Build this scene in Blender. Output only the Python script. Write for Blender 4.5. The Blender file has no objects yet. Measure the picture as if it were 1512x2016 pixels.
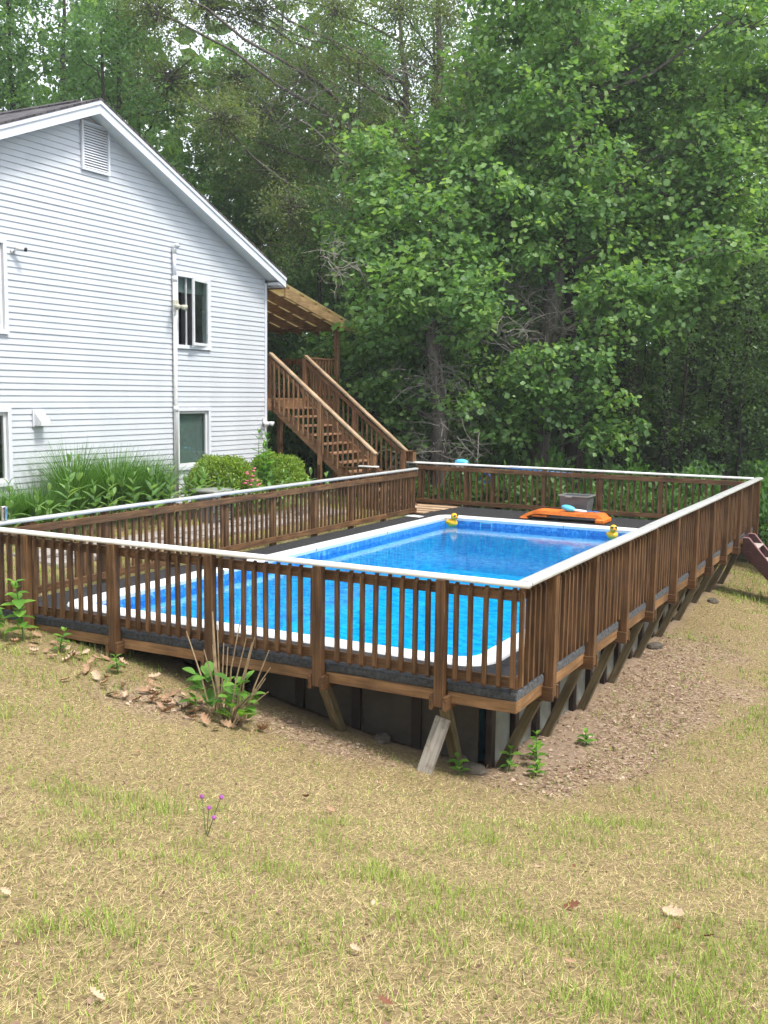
import bpy, math, random
import numpy as np
from mathutils import Vector, Matrix

random.seed(7)
RNG = np.random.default_rng(11)
SC = bpy.context.scene
COL = SC.collection

# ------------------------------------------------------------------ camera
CAM_POS = (2.862, -7.724, 2.445)
YAW, PITCH, ROLL, FPX = -0.4905, -0.1158, 0.0132, 2003.7
_fw = Vector((math.sin(YAW) * math.cos(PITCH), math.cos(YAW) * math.cos(PITCH), math.sin(PITCH)))
_r0 = Vector((math.cos(YAW), -math.sin(YAW), 0))
_u0 = _r0.cross(_fw)
_r = _r0 * math.cos(ROLL) + _u0 * math.sin(ROLL)
_u = -_r0 * math.sin(ROLL) + _u0 * math.cos(ROLL)
cd = bpy.data.cameras.new('camera')
cam = bpy.data.objects.new('camera', cd)
COL.objects.link(cam)
cam.matrix_world = Matrix(((_r.x, _u.x, -_fw.x, CAM_POS[0]), (_r.y, _u.y, -_fw.y, CAM_POS[1]),
                           (_r.z, _u.z, -_fw.z, CAM_POS[2]), (0, 0, 0, 1)))
cd.sensor_fit = 'HORIZONTAL'
cd.sensor_width = 36.0
cd.lens = FPX / 1512 * 36
cd.clip_end = 1500
SC.camera = cam

# ------------------------------------------------------------------ light
SUN_EL, SUN_AZ = math.radians(60), math.radians(98)     # azimuth measured from +Y towards +X
w = bpy.data.worlds.new('World')
SC.world = w
w.use_nodes = True
nt = w.node_tree
bg = nt.nodes['Background']
sky = nt.nodes.new('ShaderNodeTexSky')
sky.sky_type = 'NISHITA'
sky.sun_disc = False
sky.sun_elevation = SUN_EL
sky.sun_rotation = SUN_AZ
mx = nt.nodes.new('ShaderNodeMix')
mx.data_type = 'RGBA'
mx.inputs[0].default_value = 0.72
nt.links.new(sky.outputs[0], mx.inputs[6])
mx.inputs[7].default_value = (9.4, 9.7, 10.2, 1)          # thin bright cloud over the whole sky
nt.links.new(mx.outputs[2], bg.inputs[0])
bg.inputs[1].default_value = 0.11
sd = bpy.data.lights.new('sun', 'SUN')
sd.energy = 2.1
sd.angle = math.radians(14)
sd.color = (1.0, 0.95, 0.87)
sun = bpy.data.objects.new('sun', sd)
COL.objects.link(sun)
_d = Vector((-math.sin(SUN_AZ) * math.cos(SUN_EL), -math.cos(SUN_AZ) * math.cos(SUN_EL), -math.sin(SUN_EL)))
sun.rotation_euler = _d.to_track_quat('-Z', 'Y').to_euler()
SC.view_settings.view_transform = 'Standard'
SC.view_settings.look = 'None'
SC.view_settings.exposure = 1.05
SC.view_settings.gamma = 1
SC.view_settings.use_curve_mapping = False
SC.cycles.use_denoising = True
SC.cycles.max_bounces = 6
SC.cycles.volume_bounces = 0
SC.cycles.use_adaptive_sampling = True
SC.cycles.adaptive_threshold = 0.03
SC.cycles.transparent_max_bounces = 12
SC.cycles.transmission_bounces = 4
SC.cycles.diffuse_bounces = 2
SC.cycles.caustics_reflective = False
SC.cycles.caustics_refractive = False
SC.cycles.sample_clamp_indirect = 4

# ------------------------------------------------------------------ materials
def nmat(name):
    m = bpy.data.materials.new(name)
    m.use_nodes = True
    n = m.node_tree
    return m, n, n.nodes['Principled BSDF']

def node(n, t, **kw):
    x = n.nodes.new(t)
    for k, v in kw.items():
        if k.startswith('i_'):
            x.inputs[k[2:]].default_value = v
        else:
            setattr(x, k, v)
    return x

def ramp(n, stops):
    r = n.nodes.new('ShaderNodeValToRGB')
    e = r.color_ramp.elements
    while len(e) < len(stops):
        e.new(0.5)
    for el, (p, c) in zip(e, stops):
        el.position = p
        el.color = (*c, 1) if len(c) == 3 else c
    return r

def set_spec(b, v):
    b.inputs['Specular IOR Level'].default_value = v

def mix_rgb(n, a, b, fac=None, mode='MIX', f=0.5):
    x = n.nodes.new('ShaderNodeMix')
    x.data_type = 'RGBA'
    x.blend_type = mode
    x.inputs[0].default_value = f
    if fac is not None:
        n.links.new(fac, x.inputs[0])
    for s, v in ((6, a), (7, b)):
        if isinstance(v, tuple):
            x.inputs[s].default_value = (*v, 1)
        else:
            n.links.new(v, x.inputs[s])
    return x.outputs[2]

def plain(name, col, rough=0.5, spec=0.4, var=0.12, scale=6.0, bump=0.0, bscale=80, metal=0.0, dirt=None):
    """one colour with a little cloudy wear, optional fine relief"""
    m, n, b = nmat(name)
    tc = node(n, 'ShaderNodeTexCoord')
    nz = node(n, 'ShaderNodeTexNoise', i_Scale=scale, i_Detail=6.0, i_Roughness=0.65)
    n.links.new(tc.outputs['Object'], nz.inputs['Vector'])
    d = dirt or tuple(c * (1 - 2.2 * var) for c in col)
    r = ramp(n, [(0.3, d), (0.62, col), (0.85, tuple(min(1, c * (1 + var)) for c in col))])
    n.links.new(nz.outputs[0], r.inputs[0])
    n.links.new(r.outputs[0], b.inputs['Base Color'])
    b.inputs['Roughness'].default_value = rough
    b.inputs['Metallic'].default_value = metal
    set_spec(b, spec)
    if bump:
        bn = node(n, 'ShaderNodeTexNoise', i_Scale=bscale, i_Detail=4.0)
        n.links.new(tc.outputs['Object'], bn.inputs['Vector'])
        bp = node(n, 'ShaderNodeBump', i_Strength=bump, i_Distance=0.01)
        n.links.new(bn.outputs[0], bp.inputs['Height'])
        n.links.new(bp.outputs[0], b.inputs['Normal'])
    return m

def wood(name, dark, mid, light, axis, rough=0.62, wear=None):
    """stained board: grain stretched along one object axis, different on every board"""
    m, n, b = nmat(name)
    tc = node(n, 'ShaderNodeTexCoord')
    oi = node(n, 'ShaderNodeObjectInfo')
    off = node(n, 'ShaderNodeVectorMath', operation='SCALE')
    off.inputs[0].default_value = (37.0, 19.0, 53.0)
    n.links.new(oi.outputs['Random'], off.inputs['Scale'])
    ad = node(n, 'ShaderNodeVectorMath', operation='ADD')
    n.links.new(tc.outputs['Object'], ad.inputs[0])
    n.links.new(off.outputs[0], ad.inputs[1])
    mp = node(n, 'ShaderNodeMapping')
    s = [42.0, 42.0, 42.0]
    s['xyz'.index(axis)] = 2.2
    mp.inputs['Scale'].default_value = s
    n.links.new(ad.outputs[0], mp.inputs['Vector'])
    g = node(n, 'ShaderNodeTexNoise', i_Scale=1.0, i_Detail=7.0, i_Roughness=0.6, i_Distortion=0.6)
    n.links.new(mp.outputs[0], g.inputs['Vector'])
    r = ramp(n, [(0.28, dark), (0.5, mid), (0.75, light)])
    n.links.new(g.outputs[0], r.inputs[0])
    big = node(n, 'ShaderNodeTexNoise', i_Scale=3.0, i_Detail=4.0)
    n.links.new(ad.outputs[0], big.inputs['Vector'])
    br = ramp(n, [(0.3, (0.62, 0.6, 0.58)), (0.7, (1.25, 1.22, 1.2))])
    n.links.new(big.outputs[0], br.inputs[0])
    c = mix_rgb(n, r.outputs[0], br.outputs[0], mode='MULTIPLY', f=1.0)
    hv = node(n, 'ShaderNodeHueSaturation')
    mr = node(n, 'ShaderNodeMapRange')
    mr.inputs['To Min'].default_value = 0.78
    mr.inputs['To Max'].default_value = 1.28
    n.links.new(oi.outputs['Random'], mr.inputs['Value'])
    n.links.new(mr.outputs[0], hv.inputs['Value'])
    n.links.new(c, hv.inputs['Color'])
    out = hv.outputs[0]
    if wear:
        wn = node(n, 'ShaderNodeTexNoise', i_Scale=9.0, i_Detail=8.0, i_Roughness=0.75)
        n.links.new(ad.outputs[0], wn.inputs['Vector'])
        wr = ramp(n, [(0.52, (0, 0, 0)), (0.66, (1, 1, 1))])
        n.links.new(wn.outputs[0], wr.inputs[0])
        out = mix_rgb(n, out, wear, fac=wr.outputs[0])
    n.links.new(out, b.inputs['Base Color'])
    b.inputs['Roughness'].default_value = rough
    set_spec(b, 0.3)
    bp = node(n, 'ShaderNodeBump', i_Strength=0.35, i_Distance=0.004)
    n.links.new(g.outputs[0], bp.inputs['Height'])
    n.links.new(bp.outputs[0], b.inputs['Normal'])
    return m

STAIN = ((0.045, 0.023, 0.011), (0.125, 0.064, 0.028), (0.23, 0.128, 0.06))
CEDAR = ((0.11, 0.058, 0.03), (0.23, 0.125, 0.062), (0.36, 0.215, 0.115))
CX, CY_, CZ = (wood('cedar_stain_' + a, *CEDAR, a) for a in 'xyz')
WX, WY, WZ = (wood('stained_wood_' + a, *STAIN, a) for a in 'xyz')
TAN = ((0.32, 0.21, 0.13), (0.5, 0.36, 0.235), (0.64, 0.49, 0.35))
TX = wood('weathered_sunlit_wood', *TAN, 'x')  # weathered tan, with the sun on the rail top put into the colour
TY = wood('sun_bleached_deck_wood', (0.17, 0.09, 0.05), (0.28, 0.16, 0.09), (0.38, 0.23, 0.14), 'y')
TREATED = ((0.075, 0.06, 0.036), (0.145, 0.12, 0.07), (0.23, 0.19, 0.115))
BZ = wood('treated_brace_wood', *TREATED, 'z')
GREYW = wood('grey_weathered_plank', (0.13, 0.118, 0.10), (0.25, 0.23, 0.2), (0.36, 0.33, 0.29), 'z', wear=(0.16, 0.11, 0.08))
RIMX = wood('rim_board_x', (0.11, 0.06, 0.028), (0.235, 0.13, 0.06), (0.35, 0.205, 0.1), 'x')
RIMY = wood('rim_board_y', (0.11, 0.06, 0.028), (0.235, 0.13, 0.06), (0.35, 0.205, 0.1), 'y')
PORCHY = wood('sunlit_rafter_wood', (0.16, 0.10, 0.05), (0.28, 0.185, 0.09), (0.4, 0.28, 0.14), 'y')  # front rafter only: its sunlit tan is put into the wood colour
M_VINYL = plain('white_vinyl', (0.80, 0.80, 0.79), rough=0.35, var=0.05, scale=3.0, dirt=(0.66, 0.65, 0.62))
M_COPING = plain('white_coping', (0.82, 0.82, 0.82), rough=0.4, var=0.05, scale=5.0)
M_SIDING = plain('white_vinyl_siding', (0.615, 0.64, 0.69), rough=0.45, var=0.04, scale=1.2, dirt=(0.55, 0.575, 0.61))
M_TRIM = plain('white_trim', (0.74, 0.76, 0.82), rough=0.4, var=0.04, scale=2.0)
M_SOFFIT = plain('soffit', (0.66, 0.70, 0.72), rough=0.5, var=0.04)
M_MAT = plain('black_rubber_mat', (0.048, 0.047, 0.05), rough=0.9, spec=0.2, var=0.3, scale=20, bump=0.6, bscale=160)
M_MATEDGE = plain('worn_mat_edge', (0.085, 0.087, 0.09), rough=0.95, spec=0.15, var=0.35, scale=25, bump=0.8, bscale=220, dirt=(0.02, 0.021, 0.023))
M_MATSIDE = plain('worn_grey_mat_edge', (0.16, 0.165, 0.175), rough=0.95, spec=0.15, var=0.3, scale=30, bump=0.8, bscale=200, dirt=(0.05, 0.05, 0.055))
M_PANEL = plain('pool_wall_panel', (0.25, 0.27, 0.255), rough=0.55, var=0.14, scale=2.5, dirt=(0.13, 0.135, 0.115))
M_PANEL_F = plain('shaded_pool_panel', (0.075, 0.066, 0.056), rough=0.6, var=0.2, scale=3, dirt=(0.035, 0.03, 0.025))  # front panels: the deep shade on them is put into the colour
M_PPOST = plain('pool_wall_post', (0.03, 0.02, 0.017), rough=0.6, var=0.2)
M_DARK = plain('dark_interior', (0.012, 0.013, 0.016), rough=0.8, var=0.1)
M_CURTAIN = plain('pale_blind', (0.14, 0.19, 0.18), rough=0.8, var=0.06)
M_GREYBIN = plain('grey_bin_plastic', (0.15, 0.155, 0.16), rough=0.55, var=0.08)
M_BINRIM = plain('pale_grey_rim', (0.30, 0.31, 0.29), rough=0.5, var=0.06)
M_ORANGE = plain('orange_plastic', (0.88, 0.24, 0.03), rough=0.4, var=0.06, dirt=(0.7, 0.14, 0.02))
M_CYAN = plain('cyan_plastic', (0.12, 0.52, 0.78), rough=0.4, var=0.06)
M_BLUE = plain('blue_plastic', (0.04, 0.2, 0.55), rough=0.4, var=0.08)
M_WHITEP = plain('white_plastic', (0.75, 0.76, 0.77), rough=0.4, var=0.05)
M_YELLOW = plain('yellow_rubber', (0.85, 0.50, 0.02), rough=0.35, var=0.05)
M_BEAK = plain('orange_beak', (0.75, 0.16, 0.02), rough=0.35, var=0.05)
M_BLACK = plain('black_plastic', (0.012, 0.012, 0.013), rough=0.3, var=0.1)
M_MAROON = plain('maroon_plastic', (0.075, 0.028, 0.028), rough=0.5, var=0.2, scale=8, dirt=(0.04, 0.017, 0.017))
M_TREAD = plain('pale_step_tread', (0.5, 0.42, 0.38), rough=0.6, var=0.12)  # treads much paler than the maroon sides
M_BEAD = plain('pink_faded_edge', (0.35, 0.2, 0.2), rough=0.5)
M_STEEL = plain('brushed_steel', (0.55, 0.55, 0.54), rough=0.28, var=0.04, metal=1.0)
M_CREAMP = plain('yellowed_lamp_plastic', (0.55, 0.53, 0.43), rough=0.5, var=0.08)
M_CONC = plain('concrete', (0.28, 0.27, 0.25), rough=0.9, var=0.15, bump=0.4, bscale=50)
M_PAVER = plain('paver_stone', (0.36, 0.32, 0.29), rough=0.9, var=0.16, scale=7, bump=0.4, bscale=40)
M_PINK = plain('pink_petals', (0.75, 0.2, 0.28), rough=0.6, var=0.15)
M_PURPLE = plain('purple_petals', (0.42, 0.1, 0.42), rough=0.6, var=0.2)
M_STALK = plain('dry_stalk', (0.42, 0.31, 0.19), rough=0.8, var=0.25, scale=15)
M_STEM = plain('green_stem', (0.10, 0.19, 0.05), rough=0.6, var=0.2)
M_ROCK = plain('field_stone', (0.15, 0.125, 0.10), rough=0.95, var=0.25, bump=0.8, bscale=20)
M_WIRE = plain('string_light_wire', (0.05, 0.05, 0.045), rough=0.6, var=0.1)
M_BULB = plain('clear_bulb', (0.5, 0.45, 0.45), rough=0.15, var=0.05)

def shingle_mat():
    m, n, b = nmat('asphalt_shingles')
    tc = node(n, 'ShaderNodeTexCoord')
    br = node(n, 'ShaderNodeTexBrick', i_Scale=1.0)
    br.inputs['Color1'].default_value = (0.05, 0.045, 0.05, 1)
    br.inputs['Color2'].default_value = (0.12, 0.105, 0.11, 1)
    br.inputs['Mortar'].default_value = (0.015, 0.014, 0.015, 1)
    br.inputs['Mortar Size'].default_value = 0.012
    br.inputs['Brick Width'].default_value = 0.22
    br.inputs['Row Height'].default_value = 0.14
    n.links.new(tc.outputs['Object'], br.inputs['Vector'])
    nz = node(n, 'ShaderNodeTexNoise', i_Scale=120.0, i_Detail=3.0)
    n.links.new(tc.outputs['Object'], nz.inputs['Vector'])
    c = mix_rgb(n, br.outputs[0], nz.outputs[1], mode='OVERLAY', f=0.4)
    n.links.new(c, b.inputs['Base Color'])
    b.inputs['Roughness'].default_value = 0.95
    bp = node(n, 'ShaderNodeBump', i_Strength=0.6, i_Distance=0.01)
    n.links.new(br.outputs[1], bp.inputs['Height'])
    bp.invert = True
    n.links.new(bp.outputs[0], b.inputs['Normal'])
    return m
M_SHINGLE = shingle_mat()

def schlick(n, f0, normal=None):
    """mirror share that grows towards grazing view, the same from both sides of the sheet"""
    lw = node(n, 'ShaderNodeLayerWeight')
    lw.inputs['Blend'].default_value = 0.5
    if normal is not None:
        n.links.new(normal, lw.inputs['Normal'])
    p = node(n, 'ShaderNodeMath', operation='POWER')
    n.links.new(lw.outputs['Facing'], p.inputs[0])
    p.inputs[1].default_value = 5.0
    q = node(n, 'ShaderNodeMath', operation='MULTIPLY_ADD')
    n.links.new(p.outputs[0], q.inputs[0])
    q.inputs[1].default_value = 1 - f0
    q.inputs[2].default_value = f0
    return q.outputs[0]

def glass_mat(name, tint, rough=0.03):
    m, n, b = nmat(name)
    n.nodes.remove(b)
    out = n.nodes['Material Output']
    tr = node(n, 'ShaderNodeBsdfTransparent')
    tr.inputs[0].default_value = (*tint, 1)
    gl = node(n, 'ShaderNodeBsdfGlossy', i_Roughness=rough)
    ms = node(n, 'ShaderNodeMixShader')
    n.links.new(schlick(n, 0.06), ms.inputs[0])
    n.links.new(tr.outputs[0], ms.inputs[1])
    n.links.new(gl.outputs[0], ms.inputs[2])
    n.links.new(ms.outputs[0], out.inputs['Surface'])
    return m
M_GLASS = glass_mat('window_glass', (0.90, 0.94, 0.93))

def panel_mat():
    m, n, b = nmat('translucent_roof_panel')
    b.inputs['Base Color'].default_value = (0.75, 0.66, 0.36, 1)
    b.inputs['Roughness'].default_value = 0.5
    out = n.nodes['Material Output']
    tl = node(n, 'ShaderNodeBsdfTranslucent')
    tl.inputs[0].default_value = (0.95, 0.82, 0.42, 1)
    tc = node(n, 'ShaderNodeTexCoord')
    nz = node(n, 'ShaderNodeTexNoise', i_Scale=5.0, i_Detail=5.0)
    n.links.new(tc.outputs['Object'], nz.inputs['Vector'])
    r = ramp(n, [(0.3, (0.5, 0.42, 0.25)), (0.7, (0.72, 0.64, 0.44))])
    n.links.new(nz.outputs[0], r.inputs[0])
    n.links.new(r.outputs[0], tl.inputs[0])
    ms = node(n, 'ShaderNodeMixShader')
    ms.inputs[0].default_value = 0.6
    n.links.new(b.outputs[0], ms.inputs[1])
    n.links.new(tl.outputs[0], ms.inputs[2])
    n.links.new(ms.outputs[0], out.inputs['Surface'])
    return m
M_ROOFPANEL = panel_mat()

def liner_mat(name, c0, c1, c2, scale):
    m, n, b = nmat(name)
    tc = node(n, 'ShaderNodeTexCoord')
    v = node(n, 'ShaderNodeTexNoise', i_Scale=scale, i_Detail=5.0, i_Roughness=0.6, i_Distortion=1.2)
    n.links.new(tc.outputs['Object'], v.inputs['Vector'])
    r = ramp(n, [(0.32, c0), (0.5, c1), (0.68, c2)])
    n.links.new(v.outputs[0], r.inputs[0])
    n.links.new(r.outputs[0], b.inputs['Base Color'])
    b.inputs['Roughness'].default_value = 0.4
    return m
M_LINER_W = liner_mat('liner_wall_print', (0.01, 0.14, 0.44), (0.018, 0.22, 0.6), (0.16, 0.48, 0.8), 11.0)
M_LINER_F = liner_mat('liner_floor_print', (0.025, 0.47, 0.78), (0.045, 0.62, 0.88), (0.14, 0.78, 0.93), 7.0)

def water_mat():
    m, n, b = nmat('pool_water')
    n.nodes.remove(b)
    out = n.nodes['Material Output']
    tc = node(n, 'ShaderNodeTexCoord')
    mp = node(n, 'ShaderNodeMapping')
    mp.inputs['Scale'].default_value = (1.0, 1.35, 1.0)
    n.links.new(tc.outputs['Object'], mp.inputs['Vector'])
    n1 = node(n, 'ShaderNodeTexNoise', i_Scale=7.0, i_Detail=3.0, i_Roughness=0.5, i_Distortion=0.8)
    n.links.new(mp.outputs[0], n1.inputs['Vector'])
    bp = node(n, 'ShaderNodeBump', i_Strength=0.32, i_Distance=0.006)
    n.links.new(n1.outputs[0], bp.inputs['Height'])
    tr = node(n, 'ShaderNodeBsdfTransparent')
    tr.inputs[0].default_value = (0.35, 0.82, 0.98, 1)
    gl = node(n, 'ShaderNodeBsdfGlossy', i_Roughness=0.02)
    n.links.new(bp.outputs[0], gl.inputs['Normal'])
    # ripples also bend the light that comes back from the liner: tint it with the ripple slope
    r = ramp(n, [(0.36, (0.08, 0.56, 0.88)), (0.5, (0.24, 0.8, 0.98)), (0.64, (0.42, 0.95, 1.0))])
    n.links.new(n1.outputs[0], r.inputs[0])
    n.links.new(r.outputs[0], tr.inputs[0])
    ms = node(n, 'ShaderNodeMixShader')
    n.links.new(schlick(n, 0.02, bp.outputs[0]), ms.inputs[0])
    n.links.new(tr.outputs[0], ms.inputs[1])
    n.links.new(gl.outputs[0], ms.inputs[2])
    n.links.new(ms.outputs[0], out.inputs['Surface'])
    return m
M_WATER = water_mat()

def leaf_mat(name, dark, mid, light, trans=0.35, rough=0.45, spec=0.4):
    """leaf: colour picked per leaf by the point attribute 'rnd', light also passes through"""
    m, n, b = nmat(name)
    out = n.nodes['Material Output']
    at = node(n, 'ShaderNodeAttribute', attribute_name='rnd')
    r = ramp(n, [(0.0, dark), (0.5, mid), (1.0, light)])
    n.links.new(at.outputs['Fac'], r.inputs[0])
    n.links.new(r.outputs[0], b.inputs['Base Color'])
    b.inputs['Roughness'].default_value = rough
    set_spec(b, spec)
    tl = node(n, 'ShaderNodeBsdfTranslucent')
    tcol = mix_rgb(n, r.outputs[0], (1.25, 1.3, 0.6), mode='MULTIPLY', f=1.0)
    n.links.new(tcol, tl.inputs[0])
    ms = node(n, 'ShaderNodeMixShader')
    ms.inputs[0].default_value = trans
    n.links.new(b.outputs[0], ms.inputs[1])
    n.links.new(tl.outputs[0], ms.inputs[2])
    n.links.new(ms.outputs[0], out.inputs['Surface'])
    return m
L_TULIP = leaf_mat('tulip_leaf', (0.08, 0.165, 0.06), (0.165, 0.31, 0.10), (0.36, 0.52, 0.16), trans=.5)
L_OLIVE = leaf_mat('olive_leaf', (0.095, 0.145, 0.06), (0.16, 0.215, 0.085), (0.28, 0.31, 0.14), trans=.48)
L_DEEP = leaf_mat('woodland_leaf', (0.06, 0.125, 0.055), (0.10, 0.205, 0.08), (0.185, 0.31, 0.11), trans=.5)
L_FAR = leaf_mat('far_woodland_leaf', (0.075, 0.14, 0.055), (0.125, 0.22, 0.08), (0.2, 0.32, 0.11), trans=.5)
L_SHRUB = leaf_mat('understory_leaf', (0.045, 0.11, 0.03), (0.085, 0.19, 0.045), (0.16, 0.31, 0.07), trans=.4)
L_AZALEA = leaf_mat('azalea_leaf', (0.09, 0.17, 0.025), (0.2, 0.32, 0.04), (0.36, 0.47, 0.07), trans=.4)
L_MILK = leaf_mat('milkweed_leaf', (0.13, 0.25, 0.08), (0.21, 0.38, 0.13), (0.33, 0.5, 0.18), trans=.4)
L_HYD = leaf_mat('hydrangea_leaf', (0.07, 0.18, 0.03), (0.13, 0.30, 0.045), (0.24, 0.45, 0.07), trans=.4)
L_BLADE = leaf_mat('ornamental_grass_blade', (0.06, 0.15, 0.03), (0.11, 0.25, 0.05), (0.2, 0.37, 0.09), trans=.4)
L_LAWN = None

def lawn_mat():
    m, n, b = nmat('lawn_blades')
    out = n.nodes['Material Output']
    at = node(n, 'ShaderNodeAttribute', attribute_name='tint')
    n.links.new(at.outputs['Color'], b.inputs['Base Color'])
    b.inputs['Roughness'].default_value = 0.6
    set_spec(b, 0.25)
    tl = node(n, 'ShaderNodeBsdfTranslucent')
    n.links.new(at.outputs['Color'], tl.inputs[0])
    ms = node(n, 'ShaderNodeMixShader')
    ms.inputs[0].default_value = 0.25
    n.links.new(b.outputs[0], ms.inputs[1])
    n.links.new(tl.outputs[0], ms.inputs[2])
    n.links.new(ms.outputs[0], out.inputs['Surface'])
    return m
L_LAWN = lawn_mat()

def bark_mat(name, c0, c1, sx=14.0):
    m, n, b = nmat(name)
    tc = node(n, 'ShaderNodeTexCoord')
    mp = node(n, 'ShaderNodeMapping')
    mp.inputs['Scale'].default_value = (sx, sx, 2.5)
    n.links.new(tc.outputs['Object'], mp.inputs['Vector'])
    nz = node(n, 'ShaderNodeTexNoise', i_Scale=1.0, i_Detail=8.0, i_Roughness=0.7, i_Distortion=0.5)
    n.links.new(mp.outputs[0], nz.inputs['Vector'])
    r = ramp(n, [(0.35, c0), (0.65, c1)])
    n.links.new(nz.outputs[0], r.inputs[0])
    n.links.new(r.outputs[0], b.inputs['Base Color'])
    b.inputs['Roughness'].default_value = 0.9
    set_spec(b, 0.2)
    bp = node(n, 'ShaderNodeBump', i_Strength=0.9, i_Distance=0.03)
    n.links.new(nz.outputs[0], bp.inputs['Height'])
    n.links.new(bp.outputs[0], b.inputs['Normal'])
    return m
B_GREY = bark_mat('grey_furrowed_bark', (0.06, 0.052, 0.045), (0.19, 0.17, 0.15))
B_DARK = bark_mat('dark_bark', (0.022, 0.019, 0.017), (0.07, 0.06, 0.052))
B_PALE = bark_mat('pale_bark', (0.13, 0.11, 0.09), (0.32, 0.28, 0.23))
B_DEAD = bark_mat('dead_twig_bark', (0.15, 0.135, 0.12), (0.33, 0.3, 0.27))

def ground_mat():
    """mask attribute 'zone': R lawn thatch, G wood chips / leaf bits, B bare sandy soil, rest forest floor"""
    m, n, b = nmat('ground_soil')
    tc = node(n, 'ShaderNodeTexCoord')
    at = node(n, 'ShaderNodeAttribute', attribute_name='zone')
    sp = node(n, 'ShaderNodeSeparateColor')
    n.links.new(at.outputs['Color'], sp.inputs[0])
    def nz(scale, det=6.0, rough=0.7):
        x = node(n, 'ShaderNodeTexNoise', i_Scale=scale, i_Detail=det, i_Roughness=rough)
        n.links.new(tc.outputs['Object'], x.inputs['Vector'])
        return x.outputs[0]
    a = nz(34.0)
    th = ramp(n, [(0.32, (0.085, 0.058, 0.032)), (0.5, (0.27, 0.2, 0.1)), (0.72, (0.40, 0.32, 0.165))])
    n.links.new(a, th.inputs[0])
    v = node(n, 'ShaderNodeTexVoronoi', i_Scale=42.0)
    n.links.new(tc.outputs['Object'], v.inputs['Vector'])
    hsv = node(n, 'ShaderNodeSeparateColor')
    n.links.new(v.outputs['Color'], hsv.inputs[0])
    ch = ramp(n, [(0.0, (0.10, 0.062, 0.042)), (0.45, (0.25, 0.165, 0.115)), (0.8, (0.38, 0.27, 0.19)), (1.0, (0.5, 0.4, 0.32))])
    n.links.new(hsv.outputs[0], ch.inputs[0])
    so = ramp(n, [(0.3, (0.22, 0.155, 0.105)), (0.7, (0.42, 0.31, 0.22))])
    n.links.new(nz(18.0), so.inputs[0])
    ff = ramp(n, [(0.3, (0.028, 0.024, 0.014)), (0.7, (0.075, 0.062, 0.034))])
    n.links.new(nz(9.0), ff.inputs[0])
    c = mix_rgb(n, ff.outputs[0], th.outputs[0], fac=sp.outputs[0])
    c = mix_rgb(n, c, ch.outputs[0], fac=sp.outputs[1])
    c = mix_rgb(n, c, so.outputs[0], fac=sp.outputs[2])
    n.links.new(c, b.inputs['Base Color'])
    b.inputs['Roughness'].default_value = 0.95
    set_spec(b, 0.15)
    bp = node(n, 'ShaderNodeBump', i_Strength=0.8, i_Distance=0.02)
    n.links.new(a, bp.inputs['Height'])
    n.links.new(bp.outputs[0], b.inputs['Normal'])
    return m
M_GROUND = ground_mat()
M_LITTER = leaf_mat('dry_leaf_bits', (0.12, 0.065, 0.042), (0.33, 0.21, 0.15), (0.64, 0.5, 0.39), trans=0.15, rough=0.7, spec=0.2)
M_FALLEN = plain('fallen_dry_leaf', (0.44, 0.27, 0.16), rough=0.7, var=0.2, scale=18)
M_FALLEN2 = plain('fallen_pale_leaf', (0.58, 0.42, 0.28), rough=0.7, var=0.18, scale=18)
M_FALLEN3 = plain('fallen_russet_leaf', (0.22, 0.085, 0.04), rough=0.7, var=0.2, scale=18)

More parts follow.
